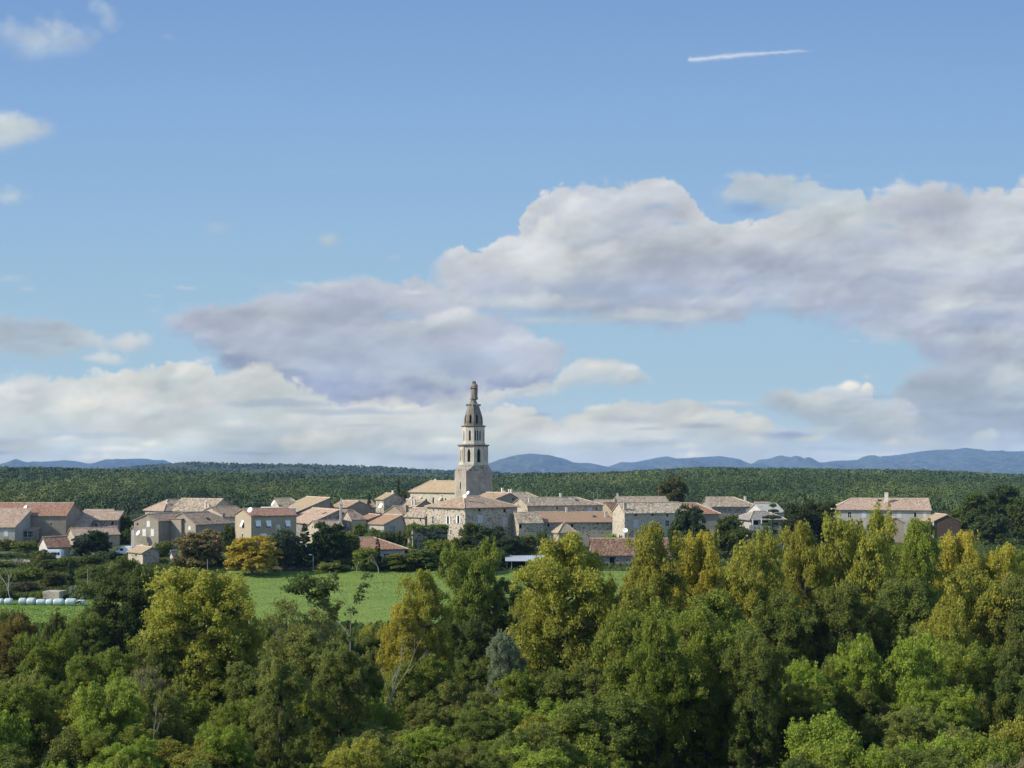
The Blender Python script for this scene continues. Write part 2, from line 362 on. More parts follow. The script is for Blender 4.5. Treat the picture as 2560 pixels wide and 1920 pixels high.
    nt.links.new(at.outputs['Color'], em.inputs[0]); nt.links.new(at.outputs['Alpha'], mx.inputs[0])
    nt.links.new(tr.outputs[0], mx.inputs[1]); nt.links.new(em.outputs[0], mx.inputs[2]); nt.links.new(mx.outputs[0], out.inputs[0])
    m.cycles.emission_sampling = 'NONE'
    o = np_mesh('sky', P.reshape(-1, 3), fc, m, {'cloud': ('POINT', 'FLOAT_COLOR', rgba)}, smooth=True)
    tag(o, kind='structure', label='blue sky with banks of grey and white cloud')
build_sky()
# ---------------------------------------------------------------- materials
class NT:
    def __init__(s, name):
        s.m = bpy.data.materials.new(name); s.m.use_nodes = True; s.t = s.m.node_tree; s.n = s.t.nodes; s.l = s.t.links
        s.b = s.n['Principled BSDF']; s.b.inputs['Roughness'].default_value = 0.9
        s.b.inputs['Specular IOR Level'].default_value = 0.25
    def N(s, t, **kw):
        n = s.n.new(t)
        for k, v in kw.items():
            if k.startswith('i_'): n.inputs[int(k[2:])].default_value = v
            else: setattr(n, k, v)
        return n
    def L(s, a, b): s.l.new(a, b)
    def co(s, kind='Object'):
        return s.N('ShaderNodeTexCoord').outputs[kind]
    def noise(s, vec, scale, detail=4, rough=.55, out=0):
        n = s.N('ShaderNodeTexNoise'); n.inputs['Scale'].default_value = scale; n.inputs['Detail'].default_value = detail; n.inputs['Roughness'].default_value = rough
        s.L(vec, n.inputs['Vector']); return n.outputs[out]
    def ramp(s, fac, stops, interp='LINEAR'):
        r = s.N('ShaderNodeValToRGB'); e = r.color_ramp.elements; r.color_ramp.interpolation = interp
        while len(e) < len(stops): e.new(0.5)
        for i, (p, c) in enumerate(stops):
            e[i].position = p; e[i].color = (c[0], c[1], c[2], 1) if not isinstance(c, float) else (c, c, c, 1)
        s.L(fac, r.inputs[0]); return r.outputs[0]
    def mix(s, fac, a, b, mode='MIX'):
        m = s.N('ShaderNodeMix', data_type='RGBA', blend_type=mode)
        if isinstance(fac, (int, float)): m.inputs[0].default_value = fac
        else: s.L(fac, m.inputs[0])
        for i, v in ((6, a), (7, b)):
            if isinstance(v, tuple): m.inputs[i].default_value = (*v[:3], 1)
            else: s.L(v, m.inputs[i])
        return m.outputs[2]
    def math(s, op, a, b=None):
        m = s.N('ShaderNodeMath', operation=op)
        for i, v in enumerate((a, b)):
            if v is None: continue
            if isinstance(v, (int, float)): m.inputs[i].default_value = v
            else: s.L(v, m.inputs[i])
        return m.outputs[0]
    def bump(s, h, strength=.5, dist=.05):
        b = s.N('ShaderNodeBump'); b.inputs['Strength'].default_value = strength; b.inputs['Distance'].default_value = dist
        s.L(h, b.inputs['Height']); s.L(b.outputs[0], s.b.inputs['Normal'])
    def base(s, c):
        if isinstance(c, tuple): s.b.inputs['Base Color'].default_value = (*c[:3], 1)
        else: s.L(c, s.b.inputs['Base Color'])

MATS = {}
def dim(c): return None if c is None else tuple(x * .84 for x in c)
def m_plain(name, c, rough=.8, metal=0.0, var=.15, spec=.25):
    if name in MATS: return MATS[name]
    t = NT(name); n = t.noise(t.co(), 1.6, 4)
    t.base(t.mix(t.ramp(n, [(.3, 0.0), (.7, 1.0)]), tuple(v * (1 - var) for v in c), tuple(min(1, v * (1 + var)) for v in c)))
    t.b.inputs['Roughness'].default_value = rough; t.b.inputs['Metallic'].default_value = metal; t.b.inputs['Specular IOR Level'].default_value = spec
    MATS[name] = t.m; return t.m

def m_plaster(name, c, c2, c3=None):
    if name in MATS: return MATS[name]
    c, c2, c3 = dim(c), dim(c2), dim(c3)
    t = NT(name); v = t.co()
    n = t.noise(v, .35, 6, .65); n2 = t.noise(v, 2.2, 5, .7)
    mp = t.N('ShaderNodeMapping'); mp.inputs['Scale'].default_value = (1.2, 1.2, .16); t.L(v, mp.inputs[0])
    st = t.noise(mp.outputs[0], 1.6, 5, .6)
    k = t.mix(t.ramp(n, [(.38, 0.0), (.62, 1.0)]), c, c2)
    k = t.mix(t.math('MULTIPLY', t.ramp(st, [(.5, 0.0), (.72, 1.0)]), .45), k, c3 or tuple(x * .55 for x in c))
    k = t.mix(t.math('MULTIPLY', t.ramp(n2, [(.35, 1.0), (.6, 0.0)]), .25), k, tuple(x * .6 for x in c2))
    t.base(k); t.bump(n2, .4, .03); MATS[name] = t.m; return t.m

def m_rubble(name, mortar, stones, scale=2.6, dark=.5, edge=.16):
    """field stones in pale lime mortar"""
    if name in MATS: return MATS[name]
    mortar = dim(mortar); stones = [dim(q) for q in stones]
    t = NT(name); v = t.co()
    mp = t.N('ShaderNodeMapping'); mp.inputs['Scale'].default_value = (1, 1, 1.5); t.L(v, mp.inputs[0])
    wv = t.noise(v, 1.5, 3, .6, 1)
    ad = t.N('ShaderNodeMix', data_type='RGBA', blend_type='LINEAR_LIGHT'); ad.inputs[0].default_value = .18
    t.L(mp.outputs[0], ad.inputs[6]); t.L(wv, ad.inputs[7])
    vo = t.N('ShaderNodeTexVoronoi', feature='F1'); vo.inputs['Scale'].default_value = scale; t.L(ad.outputs[2], vo.inputs['Vector'])
    ve = t.N('ShaderNodeTexVoronoi', feature='DISTANCE_TO_EDGE'); ve.inputs['Scale'].default_value = scale; t.L(ad.outputs[2], ve.inputs['Vector'])
    sp = t.N('ShaderNodeSeparateColor'); t.L(vo.outputs['Color'], sp.inputs[0])
    sc = t.ramp(sp.outputs[0], [(i / max(1, len(stones) - 1) * .9 + .05, c) for i, c in enumerate(stones)], 'CONSTANT')
    n = t.noise(v, .5, 5, .65); cover = t.ramp(n, [(.40, 0.0), (.62, 1.0)])
    # where the wall is freshly pointed fewer stones show
    show = t.math('LESS_THAN', sp.outputs[1], dark)
    em = t.ramp(ve.outputs['Distance'], [(edge * .5, 0.0), (edge, 1.0)])
    f = t.math('MULTIPLY', em, t.math('MAXIMUM', show, t.math('MULTIPLY', cover, .6)))
    n2 = t.noise(v, 5, 4)
    k = t.mix(f, t.mix(n2, tuple(x * .85 for x in mortar), mortar), sc)
    k = t.mix(t.math('MULTIPLY', t.ramp(t.noise(v, .25, 4), [(.5, 0.0), (.75, 1.0)]), .35), k, tuple(x * .5 for x in mortar))
    t.base(k); t.bump(em, .35, .04); MATS[name] = t.m; return t.m

def m_tile(name, cols, size=(.30, .42), lichen=None, lf=.3, wave=True):
    """canal tiles, laid out in metres along the eave (u) and up the slope (v)"""
    if name in MATS: return MATS[name]
    cols = [(q[0] * .83, q[1] * .85, q[2] * .81) for q in cols]
    t = NT(name); uv = t.N('ShaderNodeUVMap').outputs[0]
    sx = t.N('ShaderNodeSeparateXYZ'); t.L(uv, sx.inputs[0])
    wob = t.math('MULTIPLY', t.math('SUBTRACT', t.noise(uv, .8, 2), .5), .25)
    u = t.math('DIVIDE', sx.outputs[0], size[0]); 
    fv = t.math('DIVIDE', t.math('ADD', sx.outputs[1], wob), size[1])
    cx = t.N('ShaderNodeCombineXYZ'); t.L(t.math('FLOOR', u), cx.inputs[0]); t.L(t.math('FLOOR', fv), cx.inputs[1])
    wn_ = t.N('ShaderNodeTexWhiteNoise', noise_dimensions='2D'); t.L(cx.outputs[0], wn_.inputs[0])
    big = t.noise(uv, .22, 5, .7)
    mixv = t.math('ADD', t.math('MULTIPLY', wn_.outputs[0], .55), t.math('MULTIPLY', big, .45))
    n = len(cols)
    k = t.ramp(mixv, [(.18 + .64 * i / (n - 1), c) for i, c in enumerate(cols)])
    fu = t.math('FRACT', u)
    gro = t.ramp(t.math('ABSOLUTE', t.math('SUBTRACT', fu, .5)), [(.30, 1.0), (.5, .62)])
    k = t.mix(1.0, k, gro, 'MULTIPLY')
    if lichen:
        ln = t.noise(uv, 1.1, 5, .7)
        k = t.mix(t.math('MULTIPLY', t.ramp(ln, [(.5, 0.0), (.66, 1.0)]), lf), k, lichen)
    t.base(k)
    h = t.math('ADD', t.math('SINE', t.math('MULTIPLY', u, 6.2832)), t.math('MULTIPLY', t.math('FRACT', fv), .5))
    t.bump(h, .6, .06); MATS[name] = t.m; return t.m

def m_leaf(name='leaf', gloss=.55):
    if name in MATS: return MATS[name]
    t = NT(name)
    oi = t.N('ShaderNodeObjectInfo'); at = t.N('ShaderNodeAttribute'); at.attribute_name = 'tint'
    hs = t.N('ShaderNodeHueSaturation'); t.L(oi.outputs['Color'], hs.inputs['Color'])
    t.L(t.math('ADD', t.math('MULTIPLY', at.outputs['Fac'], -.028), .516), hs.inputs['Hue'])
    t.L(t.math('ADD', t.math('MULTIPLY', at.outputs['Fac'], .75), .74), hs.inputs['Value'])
    t.L(hs.outputs[0], t.b.inputs['Base Color'])
    t.b.inputs['Roughness'].default_value = gloss; t.b.inputs['Specular IOR Level'].default_value = .16
    tr = t.N('ShaderNodeBsdfTranslucent'); t.L(hs.outputs[0], tr.inputs[0])
    mx = t.N('ShaderNodeMixShader'); mx.inputs[0].default_value = .48
    t.L(t.b.outputs[0], mx.inputs[1]); t.L(tr.outputs[0], mx.inputs[2]); t.L(mx.outputs[0], t.n['Material Output'].inputs[0])
    MATS[name] = t.m; return t.m

def m_bark(name, c1, c2):
    if name in MATS: return MATS[name]
    t = NT(name); v = t.co()
    mp = t.N('ShaderNodeMapping'); mp.inputs['Scale'].default_value = (3, 3, .5); t.L(v, mp.inputs[0])
    n = t.noise(mp.outputs[0], 2.5, 5, .65); t.base(t.mix(t.ramp(n, [(.35, 0.0), (.65, 1.0)]), c1, c2)); t.bump(n, .5, .04)
    MATS[name] = t.m; return t.m

LEAF = m_leaf()
NEEDLE = m_leaf('needle', .6)
BARK = m_bark('bark', (.045, .035, .025), (.12, .10, .08))
BARK_PALE = m_bark('bark_pale', (.26, .23, .19), (.50, .46, .40))
BARK_GREY = m_bark('bark_grey', (.10, .09, .075), (.24, .22, .19))

def m_ground():
    t = NT('ground_soil'); v = t.co()
    a = t.noise(v, .03, 6, .6); b = t.noise(v, .5, 6, .7); c = t.noise(v, 3.0, 5, .7)
    k = t.mix(t.ramp(a, [(.4, 0.0), (.6, 1.0)]), (.035, .055, .018), (.07, .085, .03))
    k = t.mix(t.math('MULTIPLY', t.ramp(b, [(.5, 0.0), (.7, 1.0)]), .6), k, (.085, .07, .04))
    k = t.mix(t.math('MULTIPLY', t.ramp(c, [(.4, 0.0), (.6, 1.0)]), .35), k, (.03, .045, .014))
    t.base(k); t.bump(b, .6, .3); return t.m
def m_field():
    t = NT('field_grass'); v = t.co()
    mp = t.N('ShaderNodeMapping'); mp.inputs['Scale'].default_value = (.35, 1.3, 1); t.L(v, mp.inputs[0])
    a = t.noise(mp.outputs[0], .12, 6, .65); b = t.noise(v, 1.3, 6, .75); c = t.noise(v, 7, 4, .7)
    k = t.mix(t.ramp(a, [(.36, 0.0), (.64, 1.0)]), (.14, .205, .042), (.20, .265, .048))
    k = t.mix(t.math('MULTIPLY', t.ramp(b, [(.5, 0.0), (.68, 1.0)]), .55), k, (.05, .125, .022))
    k = t.mix(t.math('MULTIPLY', t.ramp(c, [(.42, 0.0), (.62, 1.0)]), .3), k, (.045, .11, .016))
    t.base(k); t.bump(c, .7, .12); return t.m
def m_hillwood(name, c1, c2):
    t = NT(name); v = t.co(); n = t.noise(v, .02, 6, .7); t.base(t.mix(t.ramp(n, [(.4, 0.0), (.6, 1.0)]), c1, c2)); t.bump(n, .8, 8); return t.m

# ---------------------------------------------------------------- ground sheet
def grid_sheet(name, xs_of_y, ys, zoff, mat, extra=None):
    xs = np.stack([xs_of_y(y) for y in ys]); Y = np.repeat(ys[:, None], xs.shape[1], 1)
    Z = gz(xs, Y) + zoff
    if extra is not None: Z = Z + extra(xs, Y)
    n, m = xs.shape; idx = np.arange(n * m).reshape(n, m)
    fc = np.stack([idx[:-1, :-1], idx[:-1, 1:], idx[1:, 1:], idx[1:, :-1]], -1).reshape(-1, 4)
    return np_mesh(name, np.stack([xs, Y, Z], -1).reshape(-1, 3), fc, mat, smooth=True)
ys = np.concatenate([np.linspace(-300, 40, 18), np.linspace(45, 440, 160), np.linspace(450, 2400, 120), [2700, 3200, 4500, 8000, 16500]])
ground = grid_sheet('ground', lambda y: np.linspace(-1, 1, 170) * min(15500, max(300, abs(y) * .95 + 150)), ys, 0.0, m_ground())
tag(ground, kind='structure', label='rough green ground of the valley, village slope and plateau')

def field_sheet(name, y0, y1, xl, xr, mat, label, zo=.05, nx=80, ny=40):
    ys_ = np.linspace(y0, y1, ny)
    o = grid_sheet(name, lambda y: np.linspace(xl(y), xr(y), nx), ys_, zo, mat)
    return tag(o, kind='structure', label=label)
MF = m_field()
field_sheet('field', 178, 243, lambda y: PX(600, 240) - (240 - y) * .25 + sin(y * .3) * .4, lambda y: PX(1720, 240) + (240 - y) * .2,
            MF, 'bright green grass field between the river trees and the village')
field_sheet('field', 180, 208, lambda y: -120., lambda y: PX(330, 208),
            MF, 'strip of bright green grass in front of the white wrapped bales')
field_sheet('meadow', 236, 266, lambda y: PX(500, y), lambda y: PX(700, y) , MF, 'patch of green meadow under the autumn trees', .05, 20, 12)
def m_dull():
    t = NT('meadow_grass'); v = t.co(); b = t.noise(v, .8, 6, .75)
    t.base(t.mix(t.ramp(b, [(.35, 0.0), (.65, 1.0)]), (.06, .10, .03), (.11, .15, .045))); t.bump(b, .6, .1); return t.m
field_sheet('meadow', 212, 276, lambda y: PX(-40, y), lambda y: PX(520, y), m_dull(), 'dull green meadow on the slope below the farmhouses', .05, 50, 30)

# ---------------------------------------------------------------- hills and mountains
MPTS_L = [(-600, 1180), (-100, 1182), (40, 1176), (75, 1160), (110, 1153), (150, 1151), (190, 1157), (225, 1160), (260, 1159), (300, 1155), (340, 1147), (365, 1147), (400, 1158), (450, 1172), (560, 1188), (700, 1195)]
MPTS_R = [(1050, 1195), (1150, 1185), (1220, 1160), (1250, 1148), (1290, 1138), (1320, 1135), (1370, 1138), (1400, 1145), (1430, 1155), (1450, 1158), (1475, 1157), (1500, 1165), (1540, 1172), (1600, 1178), (1700, 1190)]
MPTS_R2 = [(1480, 1190), (1532, 1165), (1550, 1156), (1585, 1155), (1620, 1148), (1650, 1142), (1664, 1140), (1690, 1147), (1720, 1145), (1760, 1141), (1790, 1140), (1810, 1144), (1840, 1160), (1860, 1172), (1900, 1186), (2000, 1196)]
MPTS_R3 = [(1800, 1196), (1860, 1175), (1895, 1165), (1920, 1150), (1948, 1139), (1985, 1146), (2020, 1156), (2040, 1158), (2080, 1155), (2140, 1150), (2165, 1146), (2178, 1136), (2190, 1142), (2230, 1138), (2280, 1133), (2330, 1126), (2370, 1124), (2404, 1120), (2440, 1125), (2480, 1126), (2560, 1127), (2700, 1120), (2950, 1135), (3300, 1165), (3700, 1190)]
def ridge(name, pts, D, label, mat, depth=.28, zb=5.0, fl=1.0, namp=2.6):
    px, py = zip(*pts); n = max(90, int((px[-1] - px[0]) / 4.0)); p = np.linspace(px[0], px[-1], n)
    zt = CZ + (HY - np.interp(p, px, py)) / F * D
    rows = 26
    V = []
    for j in range(rows):
        s = j / (rows - 1) * 2 - 1       # -1 front foot, 0 crest, 1 back foot
        d = D * (1 + depth * s)
        k = 1 - abs(s) ** 1.25
        x = (p - HX) / F * D * (1 + depth * s * .3)
        nn = (fbm(x / (D * .02), np.full(n, d) / (D * .03), 4, 71) - .5)
        z = zb + (zt - zb) * k + nn * (zt - zb) * 1.5 * (1 - k) * k * 2 + nn * D * .0006 * namp
        V.append(np.stack([x, np.full(n, d), z], -1))
    V = np.stack(V); idx = np.arange(rows * n).reshape(rows, n)
    fc = np.stack([idx[:-1, :-1], idx[:-1, 1:], idx[1:, 1:], idx[1:, :-1]], -1).reshape(-1, 4)
    o = np_mesh(name, V.reshape(-1, 3), fc, mat, smooth=True)
    return tag(o, kind='structure', label=label)
MW = m_hillwood('mountain_woods', (.020, .036, .020), (.13, .125, .08))
ridge('mountain', MPTS_L, 11000., 'low twin-humped blue mountain far off beyond the plateau', MW)
ridge('mountain', MPTS_R, 11500., 'rounded blue mountain with masts on its flat summit', MW)
ridge('mountain', MPTS_R2, 12500., 'blue mountain with two gentle humps', MW)
ridge('mountain', MPTS_R3, 12000., 'long blue mountain range rising to a broad crest', MW)
# masts on the summit
def mast():
    D = 11500.
    for i, (px, top, w) in enumerate([(1322, 1131, 3), (1336, 1129, 3), (1348, 1132, 3), (1356, 1134, 12)]):
        z1 = PZ(top, D); z0 = PZ(1139, D) - 12; x = PX(px, D)
        bm = bmesh.new()
        if w < 10:
            bmesh.ops.create_cone(bm, cap_ends=True, segments=6, radius1=3.2, radius2=1.2, depth=z1 - z0)
            bmesh.ops.translate(bm, verts=bm.verts, vec=(0, 0, (z1 - z0) / 2))
            o = bm_obj('radio_mast', bm, m_plain('mast_metal', (.6, .6, .62)))
            o.location = (x, D, z0)
            tag(o, 'tiny radio mast on the flat mountain summit, %s of three' % ['leftmost', 'middle', 'rightmost'][i], 'mast', 'masts on the mountain summit')
mast()
FAR_C = [(250, 1182), (330, 1172), (380, 1166), (430, 1162), (480, 1159), (530, 1160), (600, 1163), (680, 1163), (760, 1164), (850, 1167), (950, 1170), (1050, 1176), (1130, 1180), (1220, 1184), (1300, 1188)]
fh = ridge('hill', FAR_C, 2900., 'low wooded hill behind the left part of the plateau', m_hillwood('hill_woods', (.03, .04, .02), (.06, .07, .035)), depth=.22, zb=20.)

# ---------------------------------------------------------------- the wood on the plateau: one mass, made of thousands of crowns
def forest():
    rng = np.random.default_rng(5)
    Vs, Ts, Cs = [], [], []
    def crowns(cx, cy, cz, r, nl, ls, tn):
        n = len(cx)
        ph = rng.uniform(0, 2 * pi, (n, nl)); cz_ = rng.uniform(-.25, 1, (n, nl)); sr = np.sqrt(1 - cz_ ** 2)
        D = np.stack([sr * np.cos(ph), sr * np.sin(ph), cz_], -1)
        rad = r[:, None, None] * (0.72 + .34 * rng.random((n, nl, 1)))
        P = np.stack([cx, cy, cz], -1)[:, None, :] + D * rad * np.array([1, 1, .85])
        nr = D + rng.normal(0, .26, D.shape); nr /= np.linalg.norm(nr, axis=-1, keepdims=True)
        up = rng.normal(0, 1, D.shape)
        a = np.cross(nr, up); a /= np.linalg.norm(a, axis=-1, keepdims=True); b = np.cross(nr, a)
        s = ls * rng.uniform(.7, 1.3, (n, nl, 1))
        q = np.stack([P + a * s, P + b * s * .7, P - a * s, P - b * s * .7], 2)
        Vs.append(q.reshape(-1, 3)); Ts.append(np.repeat((tn[:, None] + rng.normal(0, .05, (n, nl))).ravel(), 1))
    def pts(y0, y1, sp, pxa=-260, pxb=2820):
        area = (pxb - pxa) / F * (y1 ** 2 - y0 ** 2) / 2; m = int(area / (sp * sp) * 1.25)
        y = np.sqrt(rng.uniform(y0 ** 2, y1 ** 2, m)); out = [np.stack([PX(pxa, y) + rng.random(m) * (PX(pxb, y) - PX(pxa, y)), y], -1)]
        # thin out where crowns would stand right on each other
        q = out[0]; key = np.floor(q / (sp * .78)).astype(np.int64); _, first = np.unique(key[:, 0] * 100003 + key[:, 1], return_index=True); out = [q[np.sort(first)]]
        return np.concatenate(out)
    def tone(p): return np.clip(.42 + (fbm(p[:, 0] / 60, p[:, 1] / 110, 4, 90) - .5) * 2.0 + rng.normal(0, .15, len(p)), 0, 1.1)
    for (ya, yb, nl, ls) in ((404, 620, 200, .32), (620, 940, 100, .46)):
        p = pts(ya, yb, 5.6)
        r = rng.uniform(2.2, 4.2, len(p)) + 2.2 * rng.random(len(p)) ** 3; z = gz(p[:, 0], p[:, 1]) + r * .8 + rng.uniform(-.8, 1.6, len(p))
        crowns(p[:, 0], p[:, 1], z, r, nl, ls, tone(p))
    p = pts(940, 1640, 7.0); r = rng.uniform(2.6, 6.2, len(p)); z = gz(p[:, 0], p[:, 1]) + r * .7
    crowns(p[:, 0], p[:, 1], z, r, 46, 1.05, tone(p))
    # far hill
    px, py = zip(*FAR_C); p = []
    for y in np.arange(2420, 2960, 24):
        xa, xb = (270 - HX) / F * 2900, (1290 - HX) / F * 2900; m = int((xb - xa) / 15)
        p.append(np.stack([xa + (np.arange(m) + rng.random(m)) * 15, np.full(m, y) + rng.uniform(-12, 12, m)], -1))
    p = np.concatenate(p)
    s = (p[:, 1] / 2900 - 1) / .22; x0 = p[:, 0] / (1 + .22 * s * .3)
    zt = CZ + (HY - np.interp(HX + x0 / 2900 * F, px, py)) / F * 2900
    z = 20 + (zt - 20) * (1 - np.abs(s) ** 1.25)
    keep = rng.random(len(p)) < .8
    p = p[keep]; z = z[keep]; r = rng.uniform(2.5, 7.0, len(p))
    crowns(p[:, 0], p[:, 1], z + r * .1, r, 12, 2.6, tone(p) * .6)
    V = np.concatenate(Vs); T = np.clip(np.concatenate(Ts), -.2, 1.3)
    n = len(V) // 4; fc = np.arange(n * 4).reshape(n, 4)
    o = np_mesh('forest', V, fc, m_forest(), {'tint': ('FACE', 'FLOAT', T)})
    tag(o, 'mixed green oak wood covering the plateau behind the village', None, None, 'stuff')
    print('forest faces', n)
def m_forest():
    t = NT('forest_leaf'); at = t.N('ShaderNodeAttribute'); at.attribute_name = 'tint'
    k = t.ramp(at.outputs['Fac'], [(.0, (.042, .066, .028)), (.35, (.060, .092, .032)), (.65, (.084, .118, .036)), (1.0, (.125, .148, .042))])
    t.base(k); t.b.inputs['Roughness'].default_value = .7; t.b.inputs['Specular IOR Level'].default_value = .2; return t.m
forest()

# ---------------------------------------------------------------- the air: pale haze over the whole valley
def haze():
    bm = bmesh.new(); bmesh.ops.create_cube(bm, size=1)
    x0, x1, y0, y1, z0, z1 = -16000, 16000, -500, 17000, -60, 330
    for v in bm.verts: v.co = ((x0 + x1) / 2 + v.co.x * (x1 - x0), (y0 + y1) / 2 + v.co.y * (y1 - y0), (z0 + z1) / 2 + v.co.z * (z1 - z0))
    o = bm_obj('haze', bm); m = bpy.data.materials.new('haze_air'); m.use_nodes = True; nt = m.node_tree; nt.nodes.clear()
    pv = nt.nodes.new('ShaderNodeVolumePrincipled'); out = nt.nodes.new('ShaderNodeOutputMaterial')
    pv.inputs['Color'].default_value = (.30, .56, 1.0, 1); pv.inputs['Density'].default_value = HAZE_D
    pv.inputs['Anisotropy'].default_value = 0.0
    nt.links.new(pv.outputs[0], out.inputs['Volume']); o.data.materials.append(m)
    tag(o, 'thin blue haze over the valley', None, None, 'stuff')
haze()
# ---------------------------------------------------------------- building kit
PLASTER = m_plaster('plaster_beige', (.38, .32, .235), (.30, .25, .19))
PLASTER_W = m_plaster('plaster_warm', (.45, .37, .265), (.40, .33, .235), (.30, .25, .18))
PLASTER_G = m_plaster('plaster_grey', (.42, .36, .28), (.30, .26, .205))
PLASTER_P = m_plaster('plaster_pale', (.52, .49, .43), (.42, .39, .34))
WHITE_W = m_plaster('wall_white', (.66, .63, .57), (.55, .52, .47))
RUBBLE = m_rubble('rubble_stone', (.56, .49, .37), [(.10, .085, .07), (.22, .18, .14), (.42, .36, .27), (.14, .12, .10), (.34, .29, .22)], 2.0, .52)
RUBBLE_L = m_rubble('rubble_light', (.58, .51, .39), [(.22, .18, .14), (.48, .41, .31), (.34, .28, .21), (.52, .45, .34)], 2.2, .42)
RUBBLE_D = m_rubble('rubble_dark', (.40, .36, .30), [(.07, .06, .055), (.13, .11, .09), (.24, .20, .17), (.16, .11, .10)], 2.0, .8)
CHURCH_W = m_rubble('church_stone', (.62, .55, .42), [(.34, .29, .22), (.52, .46, .35), (.25, .21, .17), (.58, .52, .40)], 1.8, .4)
TOWER_ST = m_plaster('tower_stone', (.63, .58, .48), (.46, .42, .35), (.22, .20, .17))
TOWER_LO = m_plaster('tower_stone_low', (.48, .42, .33), (.31, .275, .22), (.13, .12, .10))
SPIRE_ST = m_plaster('spire_stone', (.28, .245, .195), (.17, .15, .12), (.08, .075, .07))
TOWER_BR = m_rubble('tower_weathered', (.40, .36, .29), [(.10, .09, .08), (.18, .16, .13), (.33, .29, .23), (.14, .12, .10)], 1.2, .75)
TILE_MIX = m_tile('tiles_mixed', [(.24, .16, .115), (.41, .265, .18), (.52, .36, .25), (.60, .46, .34)], lichen=(.30, .27, .21))
TILE_OLD = m_tile('tiles_old', [(.19, .15, .115), (.34, .26, .19), (.48, .375, .275), (.62, .53, .41)], (.36, .5), lichen=(.22, .20, .16), lf=.55)
TILE_PINK = m_tile('tiles_pink', [(.34, .21, .15), (.47, .31, .225), (.55, .40, .30), (.60, .49, .38)])
TILE_RED = m_tile('tiles_red', [(.27, .125, .085), (.38, .19, .125), (.45, .25, .17), (.45, .32, .22)], lichen=(.16, .10, .07), lf=.4)
TILE_ORANGE = m_tile('tiles_orange', [(.40, .245, .155), (.46, .285, .185), (.50, .33, .22)], (.22, .34))
TILE_DARKRED = m_tile('tiles_darkred', [(.13, .065, .045), (.22, .115, .08), (.31, .17, .115), (.37, .26, .18)], lichen=(.10, .08, .05), lf=.6)
TILE_SAND = m_tile('tiles_sand', [(.40, .29, .18), (.50, .37, .24), (.56, .43, .29)], (.22, .4), lichen=(.34, .29, .22))
TILE_GREY = m_tile('tiles_grey', [(.22, .20, .18), (.32, .29, .26), (.42, .39, .35)], (.3, .4))
STONE_TRIM = m_plain('trim_stone', (.55, .50, .42))
CHIM = m_plain('chimney_render', (.62, .55, .45))
GLASS = m_plain('window_dark', (.02, .022, .025), .15, var=.3, spec=.5)
HOLE = m_plain('opening_dark', (.012, .011, .010), .9)
SHUT = m_plain('shutter_white', (.70, .70, .68), .6, var=.04)
SHUTG = m_plain('shutter_grey', (.50, .53, .55), .6, var=.08)
SHUTB = m_plain('shutter_blue', (.22, .33, .38), .6, var=.1)
PALE_FILL = m_plain('shutter_pale', (.50, .50, .50), .8)
WOOD_O = m_plain('wood_orange', (.42, .20, .07), .7)
WOOD_D = m_plain('wood_dark', (.10, .07, .05), .8)
METAL = m_plain('metal_grey', (.42, .43, .45), .45, .4, .08)
METAL_W = m_plain('metal_white', (.78, .80, .82), .35, .1, .05, .5)
DISHM = m_plain('dish_white', (.82, .82, .80), .5, var=.04)
ZINC = m_plain('roof_sheet', (.62, .66, .70), .35, .3, .1, .5)

def box_bm(bm, x0, x1, y0, y1, z0, z1):
    r = bmesh.ops.create_cube(bm, size=1)
    for v in r['verts']:
        v.co = ((x0 + x1) / 2 + v.co.x * (x1 - x0), (y0 + y1) / 2 + v.co.y * (y1 - y0), (z0 + z1) / 2 + v.co.z * (z1 - z0))
    return r['verts']

def carve(o, cutter_bms):
    """cut real openings into a wall; the result is baked into the mesh"""
    cb = bmesh.new()
    for m in cutter_bms:
        me = bpy.data.meshes.new('c'); m.to_mesh(me); m.free(); cb.from_mesh(me); bpy.data.meshes.remove(me)
    me = bpy.data.meshes.new('cut'); bmesh.ops.recalc_face_normals(cb, faces=cb.faces); cb.to_mesh(me); cb.free()
    c = bpy.data.objects.new('cut', me); COL.objects.link(c)
    par = o.parent; o.parent = None; keep = o.matrix_basis.copy(); o.matrix_basis = Matrix.Identity(4)
    md = o.modifiers.new('b', 'BOOLEAN'); md.operation = 'DIFFERENCE'; md.solver = 'EXACT'; md.object = c
    bpy.context.view_layer.update()
    ev = o.evaluated_get(bpy.context.evaluated_depsgraph_get())
    nm = bpy.data.meshes.new_from_object(ev)
    o.modifiers.clear(); old = o.data; o.data = nm; bpy.data.meshes.remove(old)
    bpy.data.objects.remove(c); bpy.data.meshes.remove(me)
    o.parent = par; o.matrix_basis = keep

